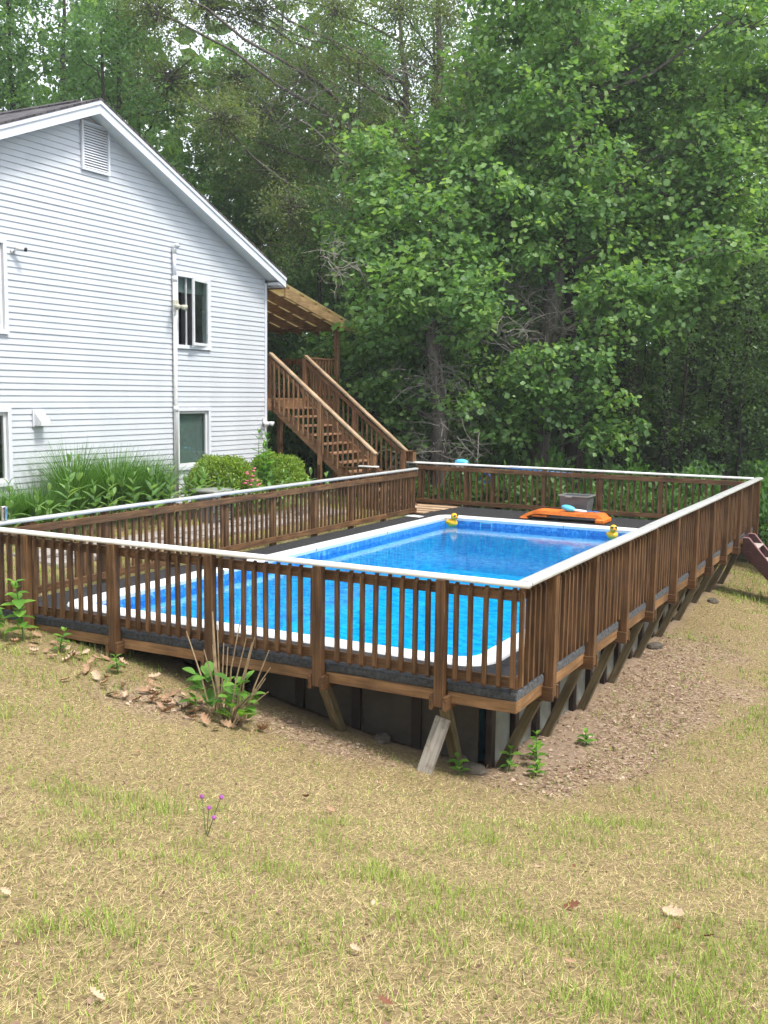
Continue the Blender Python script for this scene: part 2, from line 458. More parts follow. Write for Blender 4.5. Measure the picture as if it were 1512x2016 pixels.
# ------------------------------------------------------------------ helpers
class MB:
    def __init__(s):
        s.v, s.f = [], []
    def add(s, v, f):
        o = len(s.v)
        s.v += [tuple(p) for p in v]
        s.f += [tuple(i + o for i in q) for q in f]
    def box(s, lo, hi):
        x0, y0, z0 = lo
        x1, y1, z1 = hi
        s.add([(x0, y0, z0), (x1, y0, z0), (x1, y1, z0), (x0, y1, z0), (x0, y0, z1), (x1, y0, z1), (x1, y1, z1), (x0, y1, z1)],
              [(0, 3, 2, 1), (4, 5, 6, 7), (0, 1, 5, 4), (1, 2, 6, 5), (2, 3, 7, 6), (3, 0, 4, 7)])
    def prism(s, poly, axis, a, b):
        """closed polygon (2-D, other two axes in xyz order) extruded along axis from a to b"""
        def p(q, t):
            l = list(q)
            l.insert(axis, t)
            return tuple(l)
        n = len(poly)
        s.add([p(q, a) for q in poly] + [p(q, b) for q in poly],
              [tuple(range(n))[::-1], tuple(range(n, 2 * n))] + [(i, (i + 1) % n, n + (i + 1) % n, n + i) for i in range(n)])
    def tube(s, pts, rad, n=8, cap=True):
        pts = [Vector(p) for p in pts]
        rings = []
        for i, p in enumerate(pts):
            d = (pts[min(i + 1, len(pts) - 1)] - pts[max(i - 1, 0)]).normalized()
            a = Vector((0, 0, 1)) if abs(d.z) < 0.9 else Vector((1, 0, 0))
            u = d.cross(a).normalized()
            w_ = d.cross(u)
            r = rad[i] if hasattr(rad, '__len__') else rad
            rings.append([p + (u * math.cos(t) + w_ * math.sin(t)) * r for t in [2 * math.pi * k / n for k in range(n)]])
        v = [q for r_ in rings for q in r_]
        f = [(i * n + k, i * n + (k + 1) % n, (i + 1) * n + (k + 1) % n, (i + 1) * n + k) for i in range(len(pts) - 1) for k in range(n)]
        if cap:
            f += [tuple(range(n))[::-1], tuple(range((len(pts) - 1) * n, len(pts) * n))]
        s.add(v, f)
    def lathe(s, prof, n=16, c=(0, 0, 0)):
        v, f = [], []
        for r, z in prof:
            v += [(c[0] + r * math.cos(2 * math.pi * k / n), c[1] + r * math.sin(2 * math.pi * k / n), c[2] + z) for k in range(n)]
        for i in range(len(prof) - 1):
            f += [(i * n + k, i * n + (k + 1) % n, (i + 1) * n + (k + 1) % n, (i + 1) * n + k) for k in range(n)]
        f += [tuple(range(n))[::-1], tuple(range((len(prof) - 1) * n, len(prof) * n))]
        s.add(v, f)
    def ball(s, c, r, n=10, m=7):
        r = r if hasattr(r, '__len__') else (r, r, r)
        pr = [(math.sin(math.pi * i / m), -math.cos(math.pi * i / m)) for i in range(m + 1)]
        v, f = [], []
        for a, z in pr:
            a = max(a, 0.02)
            v += [(c[0] + r[0] * a * math.cos(2 * math.pi * k / n), c[1] + r[1] * a * math.sin(2 * math.pi * k / n), c[2] + r[2] * z) for k in range(n)]
        for i in range(m):
            f += [(i * n + k, i * n + (k + 1) % n, (i + 1) * n + (k + 1) % n, (i + 1) * n + k) for k in range(n)]
        f += [tuple(range(n))[::-1], tuple(range(m * n, (m + 1) * n))]
        s.add(v, f)
    def mesh(s, name, smooth=False):
        me = bpy.data.meshes.new(name)
        me.from_pydata(s.v, [], s.f)
        if smooth:
            me.polygons.foreach_set('use_smooth', [True] * len(me.polygons))
        me.update()
        return me

_cache = {}
def cbox(sx, sy, sz, b=0.004):
    """board centred on its origin with eased edges; alike boards share one mesh"""
    key = (round(sx, 4), round(sy, 4), round(sz, 4), b)
    if key in _cache:
        return _cache[key]
    h = (sx / 2, sy / 2, sz / 2)
    b = min(b, min(h) * 0.6)
    V, idx = [], {}
    for sxn in (-1, 1):
        for syn in (-1, 1):
            for szn in (-1, 1):
                sg = (sxn, syn, szn)
                for ax in range(3):
                    idx[(sg, ax)] = len(V)
                    V.append(tuple(sg[k] * (h[k] if k == ax else h[k] - b) for k in range(3)))
    F = []
    def orient(q):
        c = sum((Vector(V[i]) for i in q), Vector()) / len(q)
        nrm = (Vector(V[q[1]]) - Vector(V[q[0]])).cross(Vector(V[q[2]]) - Vector(V[q[0]]))
        return q if nrm.dot(c) > 0 else q[::-1]
    for ax in range(3):
        o = [k for k in range(3) if k != ax]
        for s_ in (-1, 1):
            q = []
            for a, c in ((-1, -1), (1, -1), (1, 1), (-1, 1)):
                sg = [0, 0, 0]
                sg[ax], sg[o[0]], sg[o[1]] = s_, a, c
                q.append(idx[(tuple(sg), ax)])
            F.append(orient(q))
        for a in (-1, 1):
            for c in (-1, 1):
                s0, s1 = [0, 0, 0], [0, 0, 0]
                s0[o[0]] = s1[o[0]] = a
                s0[o[1]] = s1[o[1]] = c
                s0[ax], s1[ax] = -1, 1
                F.append(orient([idx[(tuple(s0), o[0])], idx[(tuple(s1), o[0])], idx[(tuple(s1), o[1])], idx[(tuple(s0), o[1])]]))
    for sxn in (-1, 1):
        for syn in (-1, 1):
            for szn in (-1, 1):
                F.append(orient([idx[((sxn, syn, szn), k)] for k in range(3)]))
    me = bpy.data.meshes.new('board')
    me.from_pydata(V, [], F)
    me.update()
    _cache[key] = me
    return me

WPOS = {}
def wpos(o):
    return WPOS.get(o.name, Vector((0, 0, 0)))

def link(name, me, mat, parent=None, loc=(0, 0, 0), rot=None):
    if mat is not None and len(me.materials) == 0:
        me.materials.append(mat)
    elif mat is not None and me.materials[0] != mat:
        k = (me.name, mat.name)
        if k not in _cache:
            c = me.copy()
            c.materials.clear()
            c.materials.append(mat)
            _cache[k] = c
        me = _cache[k]
    o = bpy.data.objects.new(name, me)
    COL.objects.link(o)
    WPOS[o.name] = Vector(loc)
    if parent is not None:
        o.parent = parent
        o.location = Vector(loc) - wpos(parent)
    else:
        o.location = loc
    if rot is not None:
        o.rotation_euler = rot
    return o

def board(name, lo, hi, mat, parent, b=0.004):
    s = [hi[i] - lo[i] for i in range(3)]
    c = [(hi[i] + lo[i]) / 2 for i in range(3)]
    return link(name, cbox(*s, b), mat, parent, c)

def tag(o, label=None, cat=None, group=None, kind=None):
    for k, v in (('label', label), ('category', cat), ('group', group), ('kind', kind)):
        if v:
            o[k] = v
    return o

def thing(name, loc, label, cat, group=None):
    o = bpy.data.objects.new(name, None)
    COL.objects.link(o)
    o.empty_display_size = 0.1
    o.location = loc
    WPOS[o.name] = Vector(loc)
    return tag(o, label, cat, group)

def np_mesh(name, V, F, rnd=None, tint=None, smooth=False):
    """V (n,3), F (m,k) arrays -> mesh, quickly"""
    V = np.ascontiguousarray(V, dtype=np.float32)
    F = np.ascontiguousarray(F, dtype=np.int32)
    me = bpy.data.meshes.new(name)
    me.vertices.add(len(V))
    me.vertices.foreach_set('co', V.ravel())
    me.loops.add(F.size)
    me.loops.foreach_set('vertex_index', F.ravel())
    me.polygons.add(len(F))
    me.polygons.foreach_set('loop_start', np.arange(0, F.size, F.shape[1], dtype=np.int32))
    me.polygons.foreach_set('loop_total', np.full(len(F), F.shape[1], dtype=np.int32))
    if smooth:
        me.polygons.foreach_set('use_smooth', np.ones(len(F), dtype=bool))
    if rnd is not None:
        a = me.attributes.new('rnd', 'FLOAT', 'POINT')
        a.data.foreach_set('value', np.ascontiguousarray(rnd, dtype=np.float32))
    if tint is not None:
        a = me.attributes.new('tint', 'FLOAT_COLOR', 'POINT')
        c = np.ones((len(V), 4), dtype=np.float32)
        c[:, :3] = tint
        a.data.foreach_set('color', c.ravel())
    me.update(calc_edges=True)
    me.validate()
    return me

def unit(a):
    return a / (np.linalg.norm(a, axis=-1, keepdims=True) + 1e-9)

LEAF_SHAPES = {   # (along, across, lift) and faces; across/along in units of width/length
    'diamond': ([(0, 0, 0), (0.45, 0.5, 0.08), (1, 0, 0), (0.45, -0.5, 0.08)], [(0, 2, 1), (0, 3, 2)]),
    'tulip': ([(0, 0, 0), (0.12, 0.42, 0.05), (0.5, 0.36, 0.03), (0.62, 0.5, 0.06), (1.0, 0.22, 0.0), (0.86, 0, -0.03), (1.0, -0.22, 0.0), (0.62, -0.5, 0.06), (0.5, -0.36, 0.03), (0.12, -0.42, 0.05)],
              [(0, 2, 1), (0, 5, 2), (2, 5, 3), (3, 5, 4), (0, 9, 8), (0, 8, 5), (8, 7, 5), (7, 6, 5)]),
    'oval': ([(0, 0, 0), (0.25, 0.4, 0.06), (0.6, 0.45, 0.06), (1, 0, -0.06), (0.6, -0.45, 0.06), (0.25, -0.4, 0.06), (0.5, 0, 0)],
             [(0, 6, 1), (1, 6, 2), (2, 6, 3), (0, 5, 6), (5, 4, 6), (4, 3, 6)]),
}
def leaves(P, D, N, L, W, shape='diamond', rnd=None):
    """many leaves at once: base points, growing directions, upper-side normals"""
    S, T = LEAF_SHAPES[shape]
    S = np.array(S)
    n, k = len(P), len(S)
    D = unit(D)
    A = unit(np.cross(N, D))
    U = np.cross(D, A)
    L = np.broadcast_to(np.asarray(L, float), (n,))
    W = np.broadcast_to(np.asarray(W, float), (n,))
    V = (P[:, None, :] + D[:, None, :] * (S[None, :, 0, None] * L[:, None, None]) + A[:, None, :] * (S[None, :, 1, None] * W[:, None, None])
         + U[:, None, :] * (S[None, :, 2, None] * L[:, None, None])).reshape(-1, 3)
    F = (np.array(T)[None] + (np.arange(n) * k)[:, None, None]).reshape(-1, 3)
    r = RNG.random(n) if rnd is None else rnd
    return V, F, np.repeat(r, k)

def noise2(x, y, seed=0, octaves=3, scale=1.0):
    """smooth value noise for numpy arrays, 0..1"""
    out, amp, tot = 0, 1.0, 0
    for o in range(octaves):
        g = np.random.default_rng(seed + o).random((128, 128))
        xs, ys = x * scale * 2 ** o + 31.7 * o, y * scale * 2 ** o + 17.3 * o
        i, j = np.floor(xs).astype(int), np.floor(ys).astype(int)
        u, v = xs - i, ys - j
        u, v = u * u * (3 - 2 * u), v * v * (3 - 2 * v)
        q = lambda a, b: g[a % 128, b % 128]
        out = out + amp * ((q(i, j) * (1 - u) + q(i + 1, j) * u) * (1 - v) + (q(i, j + 1) * (1 - u) + q(i + 1, j + 1) * u) * v)
        tot += amp
        amp *= 0.5
    return out / tot

def sstep(a, b, x):
    t = np.clip((x - a) / (b - a), 0, 1)
    return t * t * (3 - 2 * t)

# ------------------------------------------------------------------ terrain
CTRL = np.array([
    (2.9, -7.7, .9), (1.5, -5.2, .42), (0.3, -5.6, .5), (-.5, -.5, -.74), (-.7, .3, -.86), (-.4, .9, -.93), (-1.9, .3, -.74), (-2.7, -.4, -.5), (-4.35, -.1, -.26),
    (-5.55, -.1, -.13), (-7, -.3, 0), (-6.6, 3, -.01), (-6.6, 7, -.02), (-6.6, 10.5, -.05), (-8, 4, .1), (-8, 8, .1), (-10, 1, .35), (-10, 6, .32), (-10, 10.5, .2),
    (-9, 13, -.05), (-6, 13.3, -.4), (-3, 13.3, -.75), (-.4, 3, -1.06), (-.4, 5.6, -1.0), (-.35, 8, -.95), (-.25, 10.4, -.93), (.4, 11.2, -1.1), (.3, 13, -1.0),
    (1.3, 1.8, -.98), (1.5, 4, -1.08), (1.2, 8, -1.05), (3, 0, -.75), (5, 4, -1.2), (4, 10, -1.2), (6, -3, .0), (8, -8, .9), (-3, -4, .15), (-6, -4, .35), (-9, -4, .6),
    (-5, -8, .9), (0, -10, 1.0), (-12, -9, 1.0), (4, 18, -1.2), (-3, 20, -1.2), (-10, 20, -.6), (-18, 14, .2), (-18, 25, 0), (-5, 32, -1.4), (8, 30, -1.6), (-14, 2, .4),
    (12, 12, -1.6), (12, -2, -.3), (-30, 30, .3), (-28, 5, .5), (10, 45, -1.6), (-20, 45, -.5)], float)
def tps_fit(P):
    n = len(P)
    d2 = ((P[:, None, :2] - P[None, :, :2]) ** 2).sum(-1)
    K = np.where(d2 > 0, 0.5 * d2 * np.log(d2 + 1e-12), 0) + np.eye(n) * 0.02
    Q = np.c_[np.ones(n), P[:, :2]]
    A = np.block([[K, Q], [Q.T, np.zeros((3, 3))]])
    return np.linalg.solve(A, np.r_[P[:, 2], 0, 0, 0])
TW = tps_fit(CTRL)
def height(x, y):
    x, y = np.asarray(x, float), np.asarray(y, float)
    sh = x.shape
    xx, yy = np.clip(x.ravel(), -30, 12), np.clip(y.ravel(), -12, 45)
    out = np.empty(len(xx))
    for s_ in range(0, len(xx), 20000):
        a, b = xx[s_:s_ + 20000], yy[s_:s_ + 20000]
        d2 = (a[:, None] - CTRL[None, :, 0]) ** 2 + (b[:, None] - CTRL[None, :, 1]) ** 2
        out[s_:s_ + 20000] = (0.5 * d2 * np.log(d2 + 1e-12)) @ TW[:-3] + TW[-3] + TW[-2] * a + TW[-1] * b
    fx, fy = x.ravel(), y.ravel()
    out += sstep(38, 80, np.hypot(fx + 3, fy - 2)) * 7.0
    out += (noise2(fx, fy, 3, 3, 0.9) - 0.5) * 0.09
    inside = (fx > -5.72) & (fx < -0.62) & (fy > 0.68) & (fy < 10.98)
    under = (fx > -6.34) & (fx < 0.0) & (fy > 0.0) & (fy < 12.7)
    out = np.where(under, np.minimum(out, -0.24), out)
    out = np.where(inside, -1.75, out)
    return out.reshape(sh)
def hz(x, y):
    return float(height(np.array([x]), np.array([y]))[0])

def axis_coords(a, b, step, lo, hi):
    c = list(np.arange(a, b + 1e-6, step))
    s_, x = step, a
    while x > lo:
        s_ *= 1.35
        x -= s_
        c.insert(0, x)
    s_, x = step, b
    while x < hi:
        s_ *= 1.35
        x += s_
        c.append(x)
    return np.array(c)
gx = axis_coords(-9.0, 5.0, 0.10, -420, 420)
gy = axis_coords(-7.0, 14.0, 0.10, -420, 420)
GX, GY = np.meshgrid(gx, gy, indexing='ij')
GZ = height(GX, GY)
def zones(x, y):
    """how lawn, wood chips and bare soil lie on the ground"""
    nn = noise2(x, y, 40, 4, 0.7) - 0.5
    lawn = sstep(15.0, 13.2, y + 1.5 * nn) * sstep(-10.5, -9.2, x + nn)
    # chips and old leaf bits lie along the right side of the deck
    u = x + 0.9 * nn
    u = u + 1.3 * (noise2(x, y, 44, 3, 1.7) - .5)
    chip = sstep(-0.9, -0.3, u) * sstep(1.3, 0.55, u - 0.03 * (y - 2)) * sstep(-0.6, 0.9, y + 1.6 * nn) * sstep(8.5, 6.0, y + 2 * nn)
    chip = np.maximum(chip, sstep(0.75, 0.25, np.hypot((x + 2.0) / 1.9, (y + 0.15) / 0.62)) * 0.9)      # leaf bits below the front rail
    chip = np.maximum(chip, sstep(1.2, 0.4, np.hypot((x + 3.2) / 0.7, (y + 0.75) / 0.5)) * 0.8)
    bed = sstep(-6.5, -6.8, x) * sstep(0.0, 1.5, y) * sstep(12.5, 11.0, y) * 0.5
    chip = np.maximum(chip, bed * sstep(-8.4, -8.8, x))
    chip = chip * .8
    soil = sstep(0.75, 0.2, np.abs(x + 0.15 + 0.9 * nn) / 0.62) * sstep(0.2, 0.9, y) * sstep(4.2, 2.4, y + 2 * nn) * 0.8
    soil = np.maximum(soil, sstep(-6.4, -6.2, x) * sstep(-.2, -0.5, x) * sstep(0.25, 0.6, y) * sstep(13, 12.4, y))
    return lawn, np.clip(chip, 0, 1), np.clip(soil, 0, 1)
zl, zc, zs = zones(GX, GY)
ni, nj = GX.shape
ii, jj = np.meshgrid(np.arange(ni - 1), np.arange(nj - 1), indexing='ij')
q0 = (ii * nj + jj).ravel()
GF = np.c_[q0, q0 + nj, q0 + nj + 1, q0 + 1]
me = np_mesh('ground', np.c_[GX.ravel(), GY.ravel(), GZ.ravel()], GF, smooth=True)
za = me.attributes.new('zone', 'FLOAT_COLOR', 'POINT')
za.data.foreach_set('color', np.c_[zl.ravel(), zc.ravel(), zs.ravel(), np.ones(zl.size)].astype(np.float32).ravel())
ground = tag(link('ground', me, M_GROUND), kind='structure')

# thin added haze: imitates a lens veil that lifts the dark woods
hm = bpy.data.materials.new('lens_veil_haze')
hm.use_nodes = True
hm.node_tree.nodes.clear()
_o = hm.node_tree.nodes.new('ShaderNodeOutputMaterial')
_v = hm.node_tree.nodes.new('ShaderNodeVolumePrincipled')
_v.inputs['Color'].default_value = (.92, .96, 1, 1)
_v.inputs['Density'].default_value = 0.001
_v.inputs['Anisotropy'].default_value = 0.2
hm.node_tree.links.new(_v.outputs[0], _o.inputs['Volume'])
_m = MB()
_m.box((-470, -470, -3.2), (470, 470, 27.0))
tag(link('haze', _m.mesh('haze'), hm), 'thin pale added haze imitating a lens veil over the woods', 'haze', kind='stuff')

# ------------------------------------------------------------------ house
HX, HY0, HY1, RIDGE_Y, PITCHR = -10.0, 0.24, 10.80, 5.52, 0.417
def gable_z(y):            # underside of the soffit line at the wall
    return 7.16 - abs(y - RIDGE_Y) * PITCHR
house = thing('house', (HX, RIDGE_Y, hz(HX, RIDGE_Y)), 'white vinyl sided gable house with grey shingle roof beside the pool', 'house')
OPEN = [(7.83, 8.77, 3.33, 4.62), (7.83, 8.75, 0.98, 2.06), (2.73, 3.67, 3.36, 4.68), (2.73, 3.67, 0.98, 2.08)]   # y0,y1,z0,z1
def subtract(iv, cuts):
    for c0, c1 in cuts:
        nx = []
        for a, b in iv:
            if c1 <= a or c0 >= b:
                nx.append((a, b))
            else:
                if c0 > a:
                    nx.append((a, c0))
                if c1 < b:
                    nx.append((c1, b))
        iv = nx
    return iv
# sheathing behind the siding, cut at the windows, and the other walls
mb = MB()
zs_ = sorted({-0.1, 4.95} | {z for o in OPEN for z in o[2:]})
for z0, z1 in zip(zs_, zs_[1:]):
    for a, b in subtract([(HY0, HY1)], [(o[0], o[1]) for o in OPEN if o[2] < (z0 + z1) / 2 < o[3]]):
        mb.box((HX - 0.12, a, z0), (HX - 0.012, b, z1))
mb.prism([(HY0, 4.95), (HY1, 4.95), (RIDGE_Y, 7.16)], 0, HX - 0.12, HX - 0.012)
mb.box((HX - 10, HY1 - 0.12, -0.1), (HX - 0.121, HY1, 4.9))
mb.box((HX - 10, HY0, -0.1), (HX - 0.121, HY0 + 0.12, 4.9))
mb.box((HX - 10.1, HY0, -0.1), (HX - 10, HY1, 4.9))
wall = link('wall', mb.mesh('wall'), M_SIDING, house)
def siding_piece(z0, z1, a0, a1, b0, b1):
    """one lapped course: lower edge stands proud; a = left end (bottom, top), b = right end"""
    m = MB()
    xo, xi = 0.017, 0.004
    ym = (a0 + b0) / 2
    v = [(xi - .014, a0 - ym, z0), (xo, a0 - ym, z0), (xo, a0 - ym, z0 + .008), (xi, a1 - ym, z1), (xi - .014, a1 - ym, z1),
         (xi - .014, b0 - ym, z0), (xo, b0 - ym, z0), (xo, b0 - ym, z0 + .008), (xi, b1 - ym, z1), (xi - .014, b1 - ym, z1)]
    zb = z0
    v = [(p[0], p[1], p[2] - zb) for p in v]
    m.add(v, [(0, 1, 2, 3, 4), (9, 8, 7, 6, 5), (0, 5, 6, 1), (1, 6, 7, 2), (2, 7, 8, 3), (3, 8, 9, 4), (4, 9, 5, 0)])
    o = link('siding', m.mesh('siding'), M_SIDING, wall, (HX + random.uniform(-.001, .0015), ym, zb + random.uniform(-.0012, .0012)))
    o.rotation_euler = (random.uniform(-.0004, .0004), 0, random.uniform(-.0003, .0003))
z = 0.24
while z < 7.05:
    z0, z1 = z, z + 0.098
    def lim(zz):
        d = (7.15 - zz) / PITCHR
        return max(HY0, RIDGE_Y - d), min(HY1 - 0.06, RIDGE_Y + d)
    l0, r0 = lim(z0)
    l1, r1 = lim(min(z1, 7.12))
    cuts = [(o[0] - 0.02, o[1] + 0.02) for o in OPEN if o[2] - 0.02 < z1 and o[3] + 0.02 > z0]
    for a, b in subtract([(l0, r0)], cuts):
        siding_piece(z0, z1, a, a if a != l0 else l1, b, b if b != r0 else r1)
    z += 0.10
board('corner_trim', (HX - 0.02, HY1 - 0.055, 0.1), (HX + 0.026, HY1 + 0.02, 4.78), M_TRIM, house)

def window(o, casement=False, curtain=None):
    y0, y1, z0, z1 = o
    t = 0.07
    yc, zc_ = (y0 + y1) / 2, (z0 + z1) / 2
    m = MB()
    m.box((HX + .001, y0 - t, z1), (HX + .045, y1 + t, z1 + t))
    m.box((HX + .001, y0 - t, z0 - t), (HX + .055, y1 + t, z0))
    m.box((HX + .001, y0 - t, z0), (HX + .043, y0, z1))
    m.box((HX + .001, y1, z0), (HX + .043, y1 + t, z1))
    wd = link('window', MBoff(m, (HX, yc, z0)), M_TRIM, house, (HX, yc, z0))
    f = MB()
    s_ = 0.055
    def frame(mb_, a, b, c, d, x0, x1):
        mb_.box((x0, a, c), (x1, b, c + s_))
        mb_.box((x0, a, d - s_), (x1, b, d))
        mb_.box((x0, a, c + s_), (x1, a + s_, d - s_))
        mb_.box((x0, b - s_, c + s_), (x1, b, d - s_))
    if not casement:
        frame(f, y0, y1, z0, z1, HX - .05, HX - .005)
        link('sash', MBoff(f, (HX, yc, z0)), M_WHITEP, wd, (HX, yc, z0))
        board('pane', (HX - .034, y0 + s_, z0 + s_), (HX - .026, y1 - s_, z1 - s_), M_GLASS, wd, 0.001)
    else:
        # hinged at the right, swung a little outwards; fixed jamb strip at the left
        f.box((HX - .04, y0, z0), (HX - .005, y0 + .025, z1))
        f.box((HX - .04, y0 + .30 , z0), (HX - .012, y0 + .325, z1))
        link('jamb', MBoff(f, (HX, yc, z0)), M_WHITEP, wd, (HX, yc, z0))
        g = MB()
        wdt = y1 - y0 - 0.29
        frame(g, -wdt, 0, z0, z1 - .005, .0, .035)
        ro = (0, 0, math.radians(11))
        link('sash', MBoff(g, (0, 0, z0)), M_WHITEP, wd, (HX + .006, y1, z0), ro)
        p = MB()
        p.box((.012, -wdt + s_, z0 + s_), (.018, -s_, z1 - s_))
        link('pane', MBoff(p, (0, 0, z0)), M_GLASS, wd, (HX + .006, y1, z0), ro)
    d = MB()
    d.box((HX - .5, y0 - .1, z0 - .1), (HX - .12, y1 + .1, z1 + .1))
    # hollow room behind the glass: five inner faces
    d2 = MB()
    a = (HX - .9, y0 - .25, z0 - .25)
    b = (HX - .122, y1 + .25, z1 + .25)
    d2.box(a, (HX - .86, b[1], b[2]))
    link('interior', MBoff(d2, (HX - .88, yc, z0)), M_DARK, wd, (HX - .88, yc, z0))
    if curtain:
        board('blind', (HX - .10, y0 + .02, z0 + curtain[0] * (z1 - z0)), (HX - .085, y1 - .02, z0 + curtain[1] * (z1 - z0)), M_CURTAIN, wd, 0.002)
    return wd
def MBoff(m, o):
    m.v = [(p[0] - o[0], p[1] - o[1], p[2] - o[2]) for p in m.v]
    return m.mesh('piece')
window(OPEN[0], casement=True, curtain=(0.78, 1.0))
window(OPEN[1], curtain=(0.0, 1.0))
window(OPEN[2])
window(OPEN[3])

# roof slabs, rake boards, soffit, eave return
RX0, RX1 = HX - 10.4, HX + 0.34
def slope(y, top):
    return top - abs(y - RIDGE_Y) * PITCHR
EY0, EY1 = RIDGE_Y - 5.56, RIDGE_Y + 5.56
roof = None
for (a, b) in ((EY0, RIDGE_Y), (RIDGE_Y, EY1)):
    m = MB()
    m.prism([(a, slope(a, 7.225)), (b, slope(b, 7.225)), (b, slope(b, 7.262)), (a, slope(a, 7.262))], 0, RX0, RX1 + 0.025)
    if roof is None:
        roof = link('roof', m.mesh('roof'), M_SHINGLE, house)
    else:
        link('roof', m.mesh('roof'), M_SHINGLE, house)
m = MB()
m.prism([(RIDGE_Y - .16, 7.20), (RIDGE_Y, 7.268), (RIDGE_Y + .16, 7.20), (RIDGE_Y + .16, 7.225), (RIDGE_Y, 7.30), (RIDGE_Y - .16, 7.225)], 0, RX0, RX1 - 0.5)
link('ridge_cap', m.mesh('ridge_cap'), M_SHINGLE, roof)
for (a, b, nm) in ((EY0, RIDGE_Y, 'rake_board'), (RIDGE_Y, EY1, 'rake_board')):
    m = MB()
    m.prism([(a, slope(a, 7.015)), (b, slope(b, 7.015)), (b, slope(b, 7.16)), (a, slope(a, 7.16))], 0, RX1 - 0.025, RX1)
    link(nm, m.mesh(nm), M_TRIM, house)
    m = MB()
    m.prism([(a, slope(a, 7.162)), (b, slope(b, 7.162)), (b, slope(b, 7.223)), (a, slope(a, 7.223))], 0, RX1 - 0.025, RX1 + 0.02)
    link('drip_edge', m.mesh('drip_edge'), M_TRIM, house)
    m = MB()
    m.prism([(a, slope(a, 7.06)), (b, slope(b, 7.06)), (b, slope(b, 7.075)), (a, slope(a, 7.075))], 0, HX - 0.005, RX1 - 0.026)
    link('soffit', m.mesh('soffit'), M_SOFFIT, house)
m = MB()       # boxed eave return at the corner, and the fascia down the long eave
m.prism([(10.83, 4.74), (EY1 - .01, 4.70), (EY1 - .01, 4.705), (EY1 - .01, slope(EY1 - .01, 7.01)), (10.83, slope(10.83, 7.01))], 0, HX + 0.028, RX1 - 0.03)
link('eave_return', m.mesh('eave_return'), M_TRIM, house)
board('eave_fascia', (RX0, EY1 - .03, 4.70), (RX1 - 0.03, EY1, 4.905), M_TRIM, house)
board('eave_soffit', (RX0, 10.80, 4.70), (HX - 0.02, EY1 - .031, 4.715), M_SOFFIT, house)

# gable vent
v0, v1, w0_, w1_ = 5.38, 6.04, 6.12, 6.92
m = MB()
for lo, hi in (((.021, v0, w0_), (.06, v0 + .045, w1_)), ((.021, v1 - .045, w0_), (.06, v1, w1_)), ((.021, v0 + .045, w0_), (.06, v1 - .045, w0_ + .04)), ((.021, v0 + .045, w1_ - .04), (.06, v1 - .045, w1_))):
    m.box((HX + lo[0], lo[1], lo[2]), (HX + hi[0], hi[1], hi[2]))
gv = link('gable_vent', MBoff(m, (HX, 5.7, w0_)), M_TRIM, house, (HX, 5.7, w0_))
board('backing', (HX + .0205, v0 + .045, w0_ + .04), (HX + .026, v1 - .045, w1_ - .04), M_DARK, gv, 0.001)
sm = MB()
sm.prism([(.0, .0), (.028, -.028), (.032, -.024), (.004, .012)], 1, -(v1 - v0) / 2 + .047, (v1 - v0) / 2 - .047)
slat = sm.mesh('slat')
for k in range(17):
    link('slat', slat, M_TRIM, gv, (HX + .027, (v0 + v1) / 2, w0_ + .075 + k * .0425))

# dryer vent hood on the wall (part of the house)
m = MB()
m.box((.02, -.12, -.135), (.045, .12, .135))
hood = MB()
hood.prism([(.045, .115), (.045, -.115), (.2, -.115), (.2, -.05)], 1, -.1, .1)
dv = link('vent_hood', m.mesh('vent_hood'), M_TRIM, house, (HX, 4.30, 1.97))
link('hood_cover', hood.mesh('hood_cover'), M_WHITEP, dv, (HX, 4.30, 1.97))

# white vent pipe up the wall
pipe = thing('vent_pipe', (HX + .06, 7.71, 0.3), 'white plastic pipe running up the siding beside the windows', 'pipe')
m = MB(); m.tube([(0, 0, 0), (0, 0, 4.25)], .042, 14)
link('lower_tube', m.mesh('tube', True), M_VINYL, pipe, (HX + .065, 7.70, .32))
m = MB(); m.tube([(0, 0, 0), (0, 0, .5)], .036, 14)
link('upper_tube', m.mesh('tube', True), M_TRIM, pipe, (HX + .065, 7.70, 4.56))
m = MB(); m.tube([(0, 0, 0), (0, 0, .1), (.02, 0.01, .15), (.05, .02, .155), (.075, .02, .12)], .043, 14)
link('elbow', m.mesh('elbow', True), M_WHITEP, pipe, (HX + .065, 7.70, 5.02))
for zc_ in (2.1, 4.55):
    m = MB(); m.tube([(0, 0, -.05), (0, 0, .05)], .049, 14)
    link('coupling', m.mesh('coupling', True), M_WHITEP, pipe, (HX + .065, 7.70, zc_))

def floodlight(loc, label, mat, flip=1):
    t = thing('floodlight', loc, label, 'floodlight')
    x, y, z = loc
    board('backplate', (x - .0, y - .06, z - .03), (x + .035, y + .06, z + .09), mat, t)
    for s_ in (-1, 1):
        m = MB()
        m.tube([(0, 0, 0), (.03, .03 * s_, -.02), (.06, .05 * s_, -.03), (.14, .085 * s_, -.05)], [.02, .022, .04, .058], 12)
        link('lamp_head', m.mesh('lamp_head', True), mat, t, (x + .03, y + .045 * s_, z))
    m = MB(); m.ball((0, 0, 0), (.03, .035, .035))
    link('motion_sensor', m.mesh('sensor', True), mat, t, (x + .05, y, z - .055))
    return t
floodlight((HX + .11, 7.66, 4.06), 'yellowed twin floodlight strapped to the white pipe by the upper window', M_CREAMP)
floodlight((HX + .02, 10.70, 1.80), 'white twin floodlight at the house corner by the stairs', M_WHITEP)
sc = thing('security_camera', (HX + .02, 3.86, 4.58), 'small white security camera with black lens on the siding', 'camera')
m = MB(); m.tube([(0, 0, 0), (.03, 0, 0)], .035, 12); m.tube([(.03, 0, 0), (.07, .02, .02), (.09, .05, .045)], .014, 8)
link('mount', m.mesh('mount', True), M_WHITEP, sc, (HX + .02, 3.86, 4.58))
